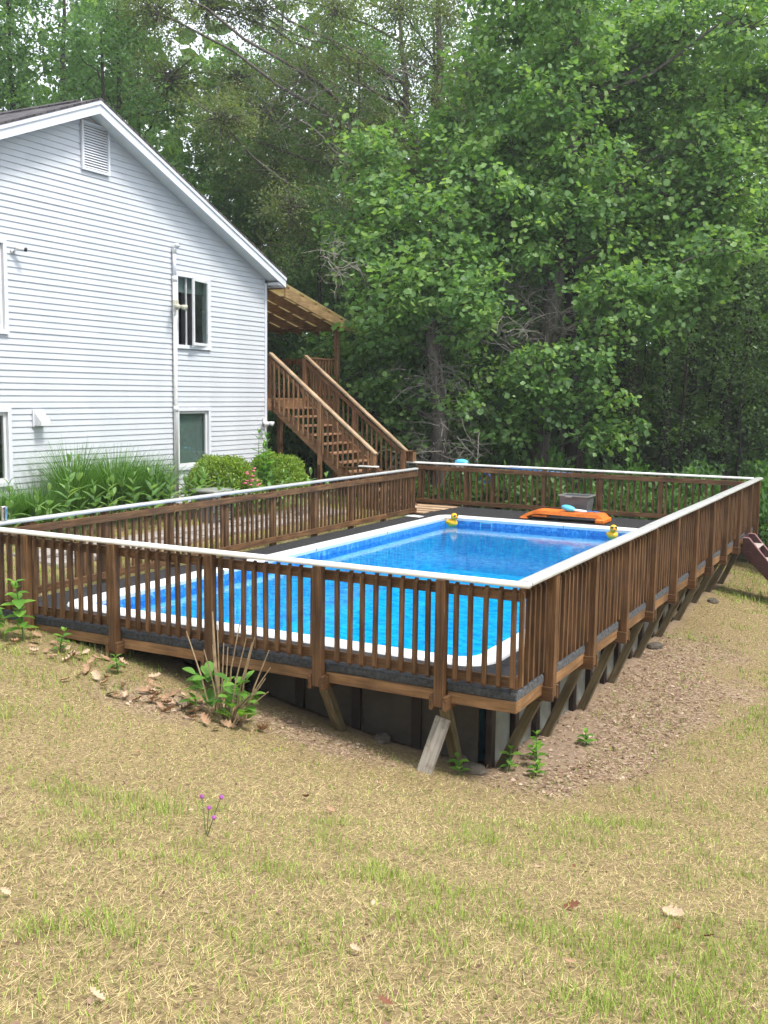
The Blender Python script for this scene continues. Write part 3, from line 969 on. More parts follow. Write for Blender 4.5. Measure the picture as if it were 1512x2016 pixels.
m = MB(); m.tube([(-.03, -.02, 0), (.06, .08, -.015)], .036, 12)
link('body', m.mesh('body', True), M_WHITEP, sc, (HX + .10, 3.90, 4.63))
m = MB(); m.tube([(0, 0, 0), (.03, .033, -.005)], .033, 12)
link('lens', m.mesh('lens', True), M_BLACK, sc, (HX + .16, 3.98, 4.615))

# ------------------------------------------------------------------ raised porch behind the house
FZ = 2.31
porch = thing('porch', (-10, 12.2, hz(-10, 12.2)), 'raised wooden porch with slatted rail and see-through roof behind the house', 'porch')
for k in range(20):
    y = 10.83 + k * .145
    if y + .14 < 13.72:
        board('floor_board', (-14.9, y, FZ - .035), (-9.96, y + .14, FZ), CX, porch)
board('rim_joist', (-10.0, 10.84, FZ - .27), (-9.962, 13.72, FZ - .037), CY_, porch)
board('rim_joist', (-14.9, 13.722, FZ - .27), (-9.962, 13.76, FZ - .037), CX, porch)
for px_, py_ in ((-9.91, 13.66), (-12.4, 13.66), (-14.8, 13.66)):
    board('post', (px_ - .05, py_ - .05, hz(px_, py_) - .1), (px_ + .05, py_ + .05, 4.06), CZ, porch)
board('support_post', (-10.05, 11.3, hz(-10, 11.3) - .1), (-9.95, 11.4, FZ - .272), CZ, porch)
board('support_post', (-10.05, 13.0, hz(-10, 13) - .1), (-9.95, 13.1, FZ - .272), CZ, porch)
def rz(y):      # rafter underside line
    return 4.52 - (y - 11.08) * 0.208
board('beam', (-15, 13.60, 3.93), (-9.72, 13.72, 4.0), CX, porch)
for k in range(10):
    x = -9.70 - k * .53
    m = MB()
    m.prism([(11.09, rz(11.09) - .015), (13.3, rz(13.3) - .03), (14.2, rz(14.2)), (14.2, rz(14.2) + .145), (11.09, rz(11.09) + .195)], 0, -.02, .02)
    link('rafter', MBoff(m, (0, 12.6, rz(12.6))), PORCHY if k == 0 else CY_, porch, (x, 12.6, rz(12.6)))
for k in range(6):
    y = 11.2 + k * .575
    board('purlin', (-14.2, y - .045, rz(y) + .193 - .009 * k), (-9.68, y + .045, rz(y) + .225 - .009 * k), CX, porch)
m = MB()
nn_ = 60
for i in range(nn_):      # corrugated panel
    x0, x1 = -14.2 + 4.55 * i / nn_, -14.2 + 4.55 * (i + 1) / nn_
    c0, c1 = .012 * math.sin(i * 1.6), .012 * math.sin((i + 1) * 1.6)
    ya, yb = 11.1, 14.25
    m.add([(x0, ya, rz(ya) + .245 + c0), (x1, ya, rz(ya) + .245 + c1), (x1, yb, rz(yb) + .19 + c1), (x0, yb, rz(yb) + .19 + c0)], [(0, 1, 2, 3)])
    m.add([(x0, ya, rz(ya) + .249 + c0), (x1, ya, rz(ya) + .249 + c1), (x1, yb, rz(yb) + .194 + c1), (x0, yb, rz(yb) + .194 + c0)], [(0, 1, 2, 3)])
link('roof_panel', MBoff(m, (-12, 12.6, 4.4)), M_ROOFPANEL, porch, (-12, 12.6, 4.4))
# porch rails: beside the stairs (along y) and along the back (along x)
def rail_y(parent, x, y0, y1, z0, h, sp=.125):
    board('top_rail', (x - .07, y0, z0 + h - .04), (x + .07, y1, z0 + h), CY_, parent)
    board('upper_rail', (x - .02, y0, z0 + h - .13), (x + .02, y1, z0 + h - .042), CY_, parent)
    board('lower_rail', (x - .02, y0, z0 + .07), (x + .02, y1, z0 + .16), CY_, parent)
    n_ = int((y1 - y0) / sp)
    for k in range(1, n_):
        y = y0 + (y1 - y0) * k / n_
        board('baluster', (x + .021, y - .018, z0 + .05), (x + .057, y + .018, z0 + h - .05), CZ, parent)
def rail_x(parent, y, x0, x1, z0, h, sp=.125):
    board('top_rail', (x0, y - .07, z0 + h - .04), (x1, y + .07, z0 + h), CX, parent)
    board('upper_rail', (x0, y - .02, z0 + h - .13), (x1, y + .02, z0 + h - .042), CX, parent)
    board('lower_rail', (x0, y - .02, z0 + .07), (x1, y + .02, z0 + .16), CX, parent)
    n_ = int((x1 - x0) / sp)
    for k in range(1, n_):
        x = x0 + (x1 - x0) * k / n_
        board('baluster', (x - .018, y - .057, z0 + .05), (x + .018, y - .021, z0 + h - .05), CZ, parent)
rail_y(porch, -9.98, 12.50, 13.60, FZ, .95)
rail_x(porch, 13.66, -14.8, -10.05, FZ, .95)
# string lights along the beam
sl = thing('string_lights', (-12, 13.55, 3.85), 'dark string of small bulbs looped along the porch beam', 'string lights')
pts = [(-14.6 + 4.7 * i / 60, 13.56 + .02 * math.sin(i), 3.90 - .10 * abs(math.sin(i * .42)) - .03 * random.random()) for i in range(61)]
m = MB(); m.tube([(p[0] + 12, p[1] - 13.55, p[2] - 3.85) for p in pts], .008, 5)
link('wire', m.mesh('wire'), M_WIRE, sl, (-12, 13.55, 3.85))
m = MB(); m.ball((0, 0, -.03), (.016, .016, .03), 8, 5)
bm_ = m.mesh('bulb', True)
for p in pts[2::3]:
    link('bulb', bm_, M_BULB, sl, p)

# ------------------------------------------------------------------ stairs from the porch down to the deck
st = thing('staircase', (-7.0, 11.7, 0), 'brown wooden staircase with sloping pale handrails from porch to deck', 'stairs')
SX0, SX1, SY0, SY1 = -9.95, -7.02, 11.02, 12.40
NR = 12
rise, run = FZ / NR, (SX1 - SX0) / NR
sl_ = FZ / (SX1 - SX0)
for k in range(1, NR):
    x, z_ = SX0 + (k - 0.0) * run, FZ - k * rise
    for j in range(2):
        board('tread', (x - .27 + j * .137, SY0 + .04, z_ - .038), (x - .27 + .132 + j * .137, SY1 - .04, z_), TY, st)
for y in (SY0, SY1 - .04):
    m = MB()
    m.prism([(SX0, FZ - .30), (SX0, FZ - .02), (SX1, .0), (SX1 + .15, -.1), (SX1 - .12, -.1), (SX1 - .35, -.02)], 1, -.02, .02)
    link('stringer', MBoff(m, (-8.5, 0, 1)), CX, st, (-8.5, y + .02, 1))
for y, s_ in ((SY0 - .02, -1), (SY1 + .02, 1)):
    xa, xb = SX0 - .05, -7.42
    za, zb = 3.28, 3.28 - (xb - xa) * .79
    L_ = math.hypot(xb - xa, za - zb)
    an = math.atan2(za - zb, xb - xa)
    link('handrail', cbox(L_ + .12, .13, .04), TX, st, ((xa + xb) / 2 + .03, y, (za + zb) / 2 - .02), (0, an, 0))
    link('sub_rail', cbox(L_ - .04, .038, .09), CX, st, ((xa + xb) / 2 - .05, y, (za + zb) / 2 - .10), (0, an, 0))
    for k in range(20):
        x = xa + .12 + k * .125
        zt = 3.28 - (x - xa) * .79 - .07
        if x < xb - .06:
            board('baluster', (x - .018, y + (.0215 if s_ > 0 else -.0575), zt - 1.0), (x + .018, y + (.0575 if s_ > 0 else -.0215), zt), CZ, st)
    board('newel_post', (-7.46, y - .045, -.0), (-7.37, y + .045, zb - .03), CZ, st)
    board('newel_post', (-8.75, y - .065 + (.0 if s_ < 0 else .06), .9), (-8.66, y + .0 + (.0 if s_ < 0 else .06), 3.28 - (1.2) * .79 - .08), CZ, st)
    board('top_post', (SX0 - .12, y - .045, FZ), (SX0 - .03, y + .045, 3.24), CZ, st)
m = MB()          # small open box fixed at the foot of the far handrail
for lo, hi in (((0, 0, 0), (.02, .15, .24)), ((.19, 0, 0), (.21, .15, .24)), ((.02, .13, 0), (.19, .15, .22)), ((0, 0, .22), (.21, .15, .24))):
    m.box(lo, (hi[0] - .0004, hi[1], hi[2] - .0006))
link('post_box', m.mesh('post_box'), CZ, st, (-7.36, SY1 - .05, .96))

# ------------------------------------------------------------------ pool
PX0, PX1, PY0, PY1 = -5.55, -0.74, 0.79, 10.75
pool = thing('swimming_pool', (-3.1, 5.8, -1.6), 'rectangular above ground pool with blue liner and white coping', 'pool')
def rrect(o, r, n=6):
    """rounded rectangle: offset o outside the inner pool edge"""
    x0, x1, y0, y1 = PX0 - o, PX1 + o, PY0 - o, PY1 + o
    pts = []
    for cx_, cy_, a0 in ((x1 - r, y0 + r, -90), (x1 - r, y1 - r, 0), (x0 + r, y1 - r, 90), (x0 + r, y0 + r, 180)):
        for k in range(n + 1):
            a = math.radians(a0 + 90 * k / n)
            pts.append((cx_ + r * math.cos(a), cy_ + r * math.sin(a)))
    return pts
PROF = [(.0, -.05), (-.012, .0), (.0, .018), (.02, .028), (.20, .032), (.235, .02), (.245, .002)]
RC = .19
rings = [[(x, y, z) for (x, y) in rrect(o, RC + o * .6)] for o, z in PROF]
nrr = len(rings[0])
def coping_piece(i0, i1):
    m = MB()
    ks = [k % nrr for k in range(i0, i1 + 1)]
    v = [rings[r_][k] for k in ks for r_ in range(len(PROF))]
    n_ = len(PROF)
    f = [(a * n_ + b, a * n_ + b + 1, (a + 1) * n_ + b + 1, (a + 1) * n_ + b) for a in range(len(ks) - 1) for b in range(n_ - 1)]
    f = [q[::-1] for q in f]
    m.add(v, f)
    c = v[0]
    link('coping', MBoff(m, c), M_COPING, pool, c)
for c in range(4):
    coping_piece(c * 7, c * 7 + 6)
    a, b = c * 7 + 6, (c * 7 + 7)
    # straight runs in lengths of about 2.4 m with a hairline joint
    A = [Vector(rings[r_][a % nrr]) for r_ in range(len(PROF))]
    B = [Vector(rings[r_][b % nrr]) for r_ in range(len(PROF))]
    L_ = (A[0] - B[0]).length
    n_ = max(1, round(L_ / 2.4))
    for j in range(n_):
        t0, t1 = j / n_ + .0009, (j + 1) / n_ - .0009
        m = MB()
        v = [p.lerp(q, t0) for p, q in zip(A, B)] + [p.lerp(q, t1) for p, q in zip(A, B)]
        k_ = len(PROF)
        m.add(v, [(i, k_ + i, k_ + i + 1, i + 1) for i in range(k_ - 1)])
        c0 = v[0]
        link('coping', MBoff(m, c0), M_COPING, pool, c0)
wall_r = rrect(0, RC)
m = MB()
ringf = [(i, (i + 1) % nrr, nrr + (i + 1) % nrr, nrr + i) for i in range(nrr)]
m.add([(x, y, -.045) for x, y in wall_r] + [(x, y, -.215) for x, y in wall_r], ringf)
link('liner_border', MBoff(m, (-3.1, 5.8, -1.3)), M_LINER_W, pool, (-3.1, 5.8, -1.3))
m = MB()
m.add([(x, y, -.215) for x, y in wall_r] + [(x, y, -1.05) for x, y in wall_r], ringf)
link('liner_wall', MBoff(m, (-3.1, 5.8, -1.3)), M_LINER_F, pool, (-3.1, 5.8, -1.3))
m = MB()
m.add([(x, y, -1.05) for x, y in wall_r], [tuple(range(nrr))])
link('liner_floor', MBoff(m, (-3.1, 5.8, -1.3)), M_LINER_F, pool, (-3.1, 5.8, -1.3))
# skimmer plate and return fitting on the far wall
m = MB()
for lo, hi in (((-.13, 0, -.07), (.13, .012, -.05)), ((-.13, 0, .05), (.13, .012, .07)), ((-.13, 0, -.05), (-.105, .012, .05)), ((.105, 0, -.05), (.13, .012, .05))):
    m.box(lo, hi)
sk = link('skimmer_plate', m.mesh('skimmer'), M_CYAN, pool, (-4.72, PY1 - .016, -.125))
board('weir', (-4.825, PY1 - .004, -.175), (-4.615, PY1 - .001, -.075), M_BLUE, sk, .001)
# outside wall: ribbed panels between dark posts
OX0, OX1, OY0, OY1 = -5.72, -.50, .62, 10.95
def wall_panels(fixed, axis, a, b, sgn):
    n_ = round(abs(b - a) / .61)
    for i in range(n_):
        t0, t1 = a + (b - a) * i / n_, a + (b - a) * (i + 1) / n_
        lo, hi = [0, 0, -1.6], [0, 0, -.10]
        lo[axis], hi[axis] = t0 + .03, t1 - .03
        lo[1 - axis], hi[1 - axis] = fixed - .03, fixed
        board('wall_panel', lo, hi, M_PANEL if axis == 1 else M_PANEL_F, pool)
        lo, hi = [0, 0, -1.6], [0, 0, -.10]
        lo[axis], hi[axis] = t0 - .05, t0 + .05
        lo[1 - axis], hi[1 - axis] = (fixed + .002, fixed + .06) if sgn > 0 else (fixed - .06, fixed - .032)
        board('wall_post', lo, hi, M_PPOST, pool)
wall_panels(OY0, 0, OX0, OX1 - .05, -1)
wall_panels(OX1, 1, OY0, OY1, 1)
m = MB()
m.add([(x, y, 0) for x, y in rrect(-.001, RC)], [tuple(range(nrr))])
water = link('water', m.mesh('water'), M_WATER, None, (0, 0, -.135))
tag(water, kind='structure')

# ------------------------------------------------------------------ deck round the pool
deck = thing('pool_deck', (-3.2, 6.3, -.2), 'narrow raised deck with black rubber matting round the pool', 'deck')
DX0, DX1, DY0, DY1 = -6.32, -.002, .002, 12.66
def slab(lo, hi, name, mat):
    board(name, lo, hi, mat, deck, .006)
ci = .16      # how far the mat runs under the coping
slab((DX0, DY0 + .03, -.03), (DX1 - .03, PY0 - .0001 - .0 + .0, .0), 'mat', M_MAT)
slab((DX0, PY0 + .001, -.03), (PX0 - .05, PY1 + .05, .0), 'mat', M_MAT)
slab((PX1 + .05, PY0 + .001, -.03), (DX1 - .03, PY1 + .05, .0), 'mat', M_MAT)
slab((-6.25, PY1 + .051, -.03), (DX1 - .03, DY1, .0), 'mat', M_MAT)
# matting rolled over the deck edge, in lengths between the posts
def edge_roll(axis, fixed, t0, t1, sgn, mat):
    prof = [(0, .002), (.040, .004), (.051, -.008), (.053, -.062), (.045, -.07), (.0, -.07)]
    m = MB()
    wob = lambda: random.uniform(-.002, .002)
    n_ = max(2, int((t1 - t0) / .12))
    k_ = len(prof)
    v = []
    for i in range(n_ + 1):
        t = t0 + (t1 - t0) * i / n_ - (t0 + t1) / 2
        for o, z in prof:
            p = [0, 0, z + wob()]
            p[axis] = t
            p[1 - axis] = (o - .053 + wob() * .5) * sgn
            v.append(tuple(p))
    f = [(a * k_ + b, a * k_ + (b + 1) % k_, (a + 1) * k_ + (b + 1) % k_, (a + 1) * k_ + b) for a in range(n_) for b in range(k_)]
    f += [tuple(range(k_)), tuple(range(n_ * k_, (n_ + 1) * k_))]
    m.add(v, f)
    loc = [0, 0, 0]
    loc[axis] = (t0 + t1) / 2
    loc[1 - axis] = fixed
    link('mat_edge', m.mesh('mat_edge'), mat, deck, loc)
S = 1.22
FP = [-.674 - k * S for k in range(5)]
RP = [.714 + k * S for k in range(10)]
LP = [2.03 + k * 1.262 for k in range(7)] + [10.86]
LP = [.78] + LP
xs_ = [DX1] + FP + [DX0]
for a, b in zip(xs_[1:], xs_):
    edge_roll(0, .0, a + (.047 if a != DX0 else 0), b - (.047 if b != DX1 else .012), -1, M_MATEDGE)
ys_ = [DY0] + RP + [DY1 + .03]
for a, b in zip(ys_, ys_[1:]):
    edge_roll(1, .0, a + (.047 if a != DY0 else .0), b - (.047 if b < 12.6 else 0), 1, M_MATSIDE)
for a, b in zip(xs_[1:], xs_):
    board('rim_joist', (a + .046, .004, -.175), (b - .046 if b != DX1 else b, .044, -.073), RIMX, deck)
for a, b in zip(ys_, ys_[1:]):
    board('rim_joist', (-.044, a + (.046 if a > .1 else .045), -.175), (-.004, b - .046, -.073), RIMY, deck)
board('joist', (DX0, .05, -.16), (DX1 - .05, .09, -.031), WX, deck)
# brackets (doubled boards) and raking braces under every post
def brace(p_top, p_bot, sx, sy):
    a, b = Vector(p_top), Vector(p_bot)
    d = a - b
    q = d.to_track_quat('Z', 'X' if sx else 'Y')
    o = link('brace', cbox(.088, .088, d.length, .006), BZ, deck, (a + b) / 2)
    o.rotation_euler = Matrix.Identity(3).to_euler() if d.length == 0 else Vector((0, 0, 1)).rotation_difference(d.normalized()).to_euler()
for y in RP:
    for s_ in (-1, 1):
        c = y + s_ * .064
        board('bracket', (-.50, c - .018, -.225), (.098, c + .018, -.10), WX, deck)
    zb = hz(-.42, y) - .06
    brace((-.07, y, -.235), (-.42, y, zb), True, False)
for i, x in enumerate(FP[:5]):
    for s_ in (-1, 1):
        c = x + s_ * .064
        board('bracket', (c - .018, -.098, -.225), (c + .018, .50, -.10), WY, deck)
    zb = hz(x, .42) - .06
    if zb < -.4:
        brace((x, .07, -.235), (x, .40, zb), False, True)
# wooden landing at the foot of the stairs
for k in range(13):
    y = 10.98 + k * .132
    board('deck_board', (-7.62, y, -.03), (-6.27 + .012 * k + random.uniform(-.01, .01), y + .126, .008 + random.uniform(0, .003)), TX if k % 3 else WX, deck)
board('landing_joist', (-6.40, 11.0, -.16), (-6.36, 12.66, -.031), WY, deck)
board('landing_joist', (-7.6, 11.0, -.16), (-7.56, 12.66, -.031), WY, deck)

# ------------------------------------------------------------------ railings
BAL_T = .037
def bal_mesh():
    """2x2 baluster, top and foot cut on the slant"""
    key = 'bal'
    if key in _cache:
        return _cache[key]
    h, z0, z1 = BAL_T / 2, .035, .885
    v = [(-h, -h, z0 + .022), (h, -h, z0 + .022), (h, h, z0 - .01), (-h, h, z0 - .01), (-h, -h, z1 - .05), (h, -h, z1 - .05), (h, h, z1), (-h, h, z1)]
    m = MB()
    m.add(v, [(0, 3, 2, 1), (4, 5, 6, 7), (0, 1, 5, 4), (1, 2, 6, 5), (2, 3, 7, 6), (3, 0, 4, 7)])
    _cache[key] = m.mesh('baluster')
    return _cache[key]
def cap_run(parent, axis, fixed, t0, t1, width, pieces):
    """white vinyl cap: rounded profile, butted lengths"""
    n_ = 10
    prof = []
    for k in range(n_):
        a = math.pi * 2 * k / n_ + .3
        c, s_ = math.cos(a), math.sin(a)
        prof.append((width / 2 * math.copysign(abs(c) ** .55, c), .023 * math.copysign(abs(s_) ** .6, s_)))
    cuts = [t0 + (t1 - t0) * i / pieces for i in range(pieces + 1)]
    for a, b in zip(cuts, cuts[1:]):
        m = MB()
        L_ = (b - a) / 2 - .0012
        dz0, dz1 = random.uniform(-.003, .003), random.uniform(-.003, .003)
        v = []
        for t, dz in ((-L_, dz0), (L_, dz1)):
            for o, z in prof:
                p = [0, 0, z + dz]
                p[axis] = t
                p[1 - axis] = o
                v.append(tuple(p))
        f = [(k, (k + 1) % n_, n_ + (k + 1) % n_, n_ + k) for k in range(n_)] + [tuple(range(n_)), tuple(range(n_, 2 * n_))]
        m.add(v, f)
        loc = [0, 0, .924]
        loc[axis], loc[1 - axis] = (a + b) / 2, fixed
        link('cap', m.mesh('cap', True), M_VINYL, parent, loc)
def railing(name, label, axis, fixed, out, t0, t1, posts, bracket_posts, cap_t, cap_w, cap_n, ends=(0, 0), post_z=-.20, sp=.1285, splits=3, seed=1):
    """rails on the inner side, balusters and posts on their outer side (out = +1/-1 along the other axis)"""
    rnd = random.Random(seed)
    loc = [0, 0, 0]
    loc[axis], loc[1 - axis] = (t0 + t1) / 2, fixed
    t = thing(name, loc, label, 'railing')
    wl = WX if axis == 0 else WY
    def bd(nm, a, b, o0, o1, z0, z1, mat):
        lo, hi = [0, 0, z0], [0, 0, z1]
        lo[axis], hi[axis] = a, b
        q = sorted((fixed + o0 * out, fixed + o1 * out))
        lo[1 - axis], hi[1 - axis] = q
        return board(nm, lo, hi, mat, t)
    cuts = [t0] + [posts[round(len(posts) * i / splits)] for i in range(1, splits)] + [t1]
    cuts = sorted(cuts)
    for a, b in zip(cuts, cuts[1:]):
        bd('top_rail', a + .001, b - .001, -.038, 0, .772, .862, wl)
        bd('bottom_rail', a + .001, b - .001, -.038, 0, .04, .13, wl)
    for p in posts:
        o = bd('post', p - .044, p + .044, .0005, .0885, post_z, .902, WZ)
        o.rotation_euler = (rnd.uniform(-.006, .006), rnd.uniform(-.006, .006), 0)
    n_ = int(round((t1 - t0 - .06) / sp))
    rot = {(0, -1): 0, (0, 1): math.pi, (1, 1): math.pi / 2, (1, -1): -math.pi / 2}[(axis, out)]
    for k in range(n_ + 1):
        c = t0 + .03 + (t1 - t0 - .06) * k / n_ + rnd.uniform(-.004, .004)
        if any(abs(c - p) < .066 for p in posts):
            continue
        loc = [0, 0, rnd.uniform(-.004, .004)]
        loc[axis], loc[1 - axis] = c, fixed + out * (BAL_T / 2 + .0008)
        o = link('baluster', bal_mesh(), WZ, t, loc)
        o.rotation_euler = (rnd.uniform(-.006, .006), rnd.uniform(-.008, .008), rot)
    cap_run(t, axis, fixed + out * .03, cap_t[0], cap_t[1], cap_w, cap_n)
    return t
r_front = railing('deck_railing', 'brown slatted front railing above the dark pool wall, white cap', 0, 0.0, -1, -6.40, .0, FP, FP, (-6.52, .10), .10, 4, seed=2)
r_right = railing('deck_railing', 'long brown slatted railing over the row of slanted braces, white cap', 1, 0.0, 1, .0005, 12.70, RP + [12.62], RP, (.025, 12.84), .15, 6, splits=4, seed=3)
r_left = railing('deck_railing', 'brown slatted railing between the pool and the garden bed, white cap', 1, -6.36, -1, .05, 10.90, LP, LP, (.03, 10.98), .11, 4, post_z=-.08, splits=4, seed=4)
r_far = railing('deck_railing', 'brown slatted railing in front of the woods at the far end, white cap', 0, 12.70, 1, -7.22, -.001, [-.61, -1.81, -3.03, -4.25, -5.41, -6.03, -7.15], [], (-7.5, -.055), .10, 3, post_z=-.3, seed=5)
# short rail between left railing end and the stair foot
r_short = thing('landing_railing', (-6.9, 10.98, 0), 'short brown rail with flat white cap at the foot of the stairs', 'railing')
board('post', (-7.62, 10.93, -.03), (-7.53, 11.02, .90), WZ, r_short)
board('cap', (-7.72, 10.90, .902), (-7.28, 11.04, .935), M_VINYL, r_short, .01)
board('top_rail', (-7.53, 10.955, .76), (-6.46, 10.99, .85), WX, r_short)
board('bottom_rail', (-7.53, 10.955, .05), (-6.46, 10.99, .14), WX, r_short)
for k in range(8):
    x = -7.43 + k * .13
    link('baluster', bal_mesh(), WZ, r_short, (x, 10.972 - .0385, 0))
board('upper_cap', (-8.2, 10.93, .86), (-7.73, 11.015, .895), WX, r_short)

# ------------------------------------------------------------------ loose things on and by the deck
def duck(loc, rz_, label):
    t = thing('rubber_duck', loc, label, 'rubber duck')
    x, y, z = loc
    t.scale = (1.28, 1.28, 1.28)
    m = MB()
    m.ball((0, 0, .055), (.105, .078, .062), 16, 10)
    m.add([(-.07, -.03, .08), (-.07, .03, .08), (-.15, .0, .125), (-.09, 0, .05)], [(0, 1, 2), (0, 2, 3), (1, 3, 2), (0, 3, 1)])
    link('body', m.mesh('body', True), M_YELLOW, t, loc, (0, 0, rz_))
    m = MB(); m.ball((.05, 0, .155), (.058, .054, .056), 16, 10)
    link('head', m.mesh('head', True), M_YELLOW, t, loc, (0, 0, rz_))
    m = MB(); m.ball((.112, 0, .145), (.032, .026, .011), 10, 6)
    link('beak', m.mesh('beak', True), M_BEAK, t, loc, (0, 0, rz_))
    m = MB()
    for s_ in (-1, 1):
        m.ball((.093, .025 * s_, .172), (.014, .022, .015), 10, 6)
    m.box((.098, -.01, .174), (.103, .01, .180))
    link('sunglasses', m.mesh('sunglasses', True), M_BLACK, t, loc, (0, 0, rz_))
    for s_ in (-1, 1):
        m = MB()
        m.ball((-.02, .068 * s_, .065), (.06, .016, .03), 10, 6)
        link('wing', m.mesh('wing', True), M_YELLOW, t, loc, (0, 0, rz_))
duck((-5.36, 10.53, -.145), math.radians(-25), 'yellow rubber duck in sunglasses floating near the skimmer plate')
duck((-2.15, 10.56, -.145), math.radians(-62), 'yellow rubber duck in sunglasses floating near the orange slide')

bin_ = thing('storage_bin', (-3.38, 12.28, 0), 'open dark grey plastic tote behind the orange slide', 'bin')
m = MB()
def taper_box(m, a, b, z0, z1, t):
    (ax, ay), (bx, by) = a, b
    m.add([(-ax, -ay, z0), (ax, -ay, z0), (ax, ay, z0), (-ax, ay, z0), (-bx, -by, z1), (bx, -by, z1), (bx, by, z1), (-bx, by, z1),
           (-ax + t, -ay + t, z0 + t), (ax - t, -ay + t, z0 + t), (ax - t, ay - t, z0 + t), (-ax + t, ay - t, z0 + t), (-bx + t, -by + t, z1), (bx - t, -by + t, z1), (bx - t, by - t, z1), (-bx + t, by - t, z1)],
          [(0, 3, 2, 1), (0, 1, 5, 4), (1, 2, 6, 5), (2, 3, 7, 6), (3, 0, 4, 7), (8, 9, 10, 11), (8, 12, 13, 9), (9, 13, 14, 10), (10, 14, 15, 11), (11, 15, 12, 8), (4, 5, 13, 12), (5, 6, 14, 13), (6, 7, 15, 14), (7, 4, 12, 15)])
taper_box(m, (.25, .18), (.295, .225), .0, .44, .012)
link('tub', m.mesh('tub'), M_GREYBIN, bin_, (-3.38, 12.28, .002))
m = MB()
for lo, hi in (((-.315, -.245, .43), (.315, -.226, .455)), ((-.315, .226, .43), (.315, .245, .455)), ((-.315, -.226, .43), (-.296, .226, .455)), ((.296, -.226, .43), (.315, .226, .455))):
    m.box(lo, hi)
link('rim', m.mesh('rim'), M_BINRIM, bin_, (-3.38, 12.28, .002))
for s_ in (-1, 1):
    link('handle', cbox(.13, .03, .03), M_BINRIM, bin_, (-3.38 - .1, 12.28 + s_ * .25, .425))
m = MB(); m.box((-.16, 0, 0), (.16, .012, .02)); m.box((-.16, 0, .05), (.16, .012, .065))
link('rib', m.mesh('rib'), M_GREYBIN, bin_, (-3.38, 12.055, .22))

# orange slide lying upside down: arched board with raised side rails
sld = thing('pool_slide', (-3.4, 11.6, 0), 'orange plastic slide lying flat on the black mat', 'slide')
def arch(t):      # height of the plank along its length
    return .03 + .16 * math.sin(min(1, t / .22) * math.pi / 2) - .02 * t - (.10 * max(0, (t - .93) / .07))
m = MB()
nS = 36
LEN = 1.72
for i in range(nS):
    t0, t1 = i / nS, (i + 1) / nS
    x0, x1 = (t0 - .5) * LEN, (t1 - .5) * LEN
    ys = [-.24, -.23, -.16, -.15, -.06, -.05, .05, .06, .15, .16, .23, .24]
    zz = [-.07, 0, 0, -.018, -.018, 0, 0, -.018, -.018, 0, 0, -.07]
    for j in range(len(ys) - 1):
        c0, c1 = arch(t0), arch(t1)
        g = lambda c, d: max(.006, c + d)
        m.add([(x0, ys[j], g(c0, zz[j])), (x1, ys[j], g(c1, zz[j])), (x1, ys[j + 1], g(c1, zz[j + 1])), (x0, ys[j + 1], g(c0, zz[j + 1]))], [(0, 1, 2, 3)])
link('chute', m.mesh('chute', True), M_ORANGE, sld, (-3.4, 11.62, .004), (0, 0, math.radians(0)))
board('foot', (-4.26, 11.36, .004), (-4.10, 11.88, .034), M_ORANGE, sld, .01)
board('foot', (-2.72, 11.34, .004), (-2.54, 11.90, .094), M_ORANGE, sld, .02)
m = MB(); m.box((-.62, -.22, 0), (-.3, .22, .035))
link('cross_web', m.mesh('web'), M_ORANGE, sld, (-3.4, 11.62, .06))
# blue paddle / scoop toy on the slide
toy = thing('swim_paddle', (-3.25, 11.55, .2), 'light blue and white float toy lying on the orange slide', 'pool toy')
m = MB(); m.ball((0, 0, .065), (.15, .10, .065), 16, 8)
link('float', m.mesh('float', True), M_CYAN, toy, (-3.33, 11.55, .185), (0, .2, .1))
m = MB()
for k in range(16):
    a0, a1 = 2 * math.pi * k / 16, 2 * math.pi * (k + 1) / 16
    m.tube([(.12 * math.cos(a0), .07 * math.sin(a0), 0), (.12 * math.cos(a1), .07 * math.sin(a1), 0)], .022, 6)
link('ring', m.mesh('ring', True), M_WHITEP, toy, (-3.08, 11.55, .215), (0, .08, 0))
gog = thing('swim_goggles', (-2.85, 11.6, .2), 'dark blue goggles lying on the orange slide beside the float toy', 'goggles')
m = MB()
for s_ in (-1, 1):
    m.ball((.06 * s_, 0, .015), (.05, .035, .016), 10, 6)
link('lenses', m.mesh('lenses', True), M_BLUE, gog, (-2.86, 11.6, .195))
m = MB(); m.tube([(.1, 0, .012), (.15, .03, .01), (.1, .07, .01), (-.1, .07, .01), (-.15, .03, .01), (-.1, 0, .012)], .008, 6)
link('strap', m.mesh('strap'), M_BLUE, gog, (-2.86, 11.6, .195))
# blue and white cleaning gear hung behind the far railing
vac = thing('pool_vacuum', (-6.2, 12.86, .9), 'blue and white pool cleaner head hung on the far railing', 'pool cleaner')
m = MB(); m.ball((0, 0, 0), (.17, .09, .07), 14, 8)
link('hood', m.mesh('hood', True), M_CYAN, vac, (-6.22, 12.885, .965))
board('body', (-6.36, 12.81, .78), (-6.07, 12.94, .96), M_WHITEP, vac, .02)
pole = thing('cleaning_pole', (-5, 12.84, .84), 'long blue telescopic pole hung along the far railing', 'pole')
m = MB(); m.tube([(-1.0, 0, .06), (1.35, 0, -.01)], .022, 10)
link('tube', m.mesh('tube', True), M_BLUE, pole, (-5.0, 12.82, .845))
m = MB(); m.tube([(0, 0, 0), (1.2, 0, -.02)], .014, 10)
link('inner_tube', m.mesh('tube', True), M_WHITEP, pole, (-3.66, 12.82, .838))
noz = thing('hose_coil', (-5.6, 12.9, .62), 'small blue hose coil hanging behind the far railing', 'hose')
m = MB()
for q in range(4):
    m.tube([(.11 * math.cos(a / 14 * 6.283), .02 * q, .10 * math.sin(a / 14 * 6.283)) for a in range(15)], .016, 8)
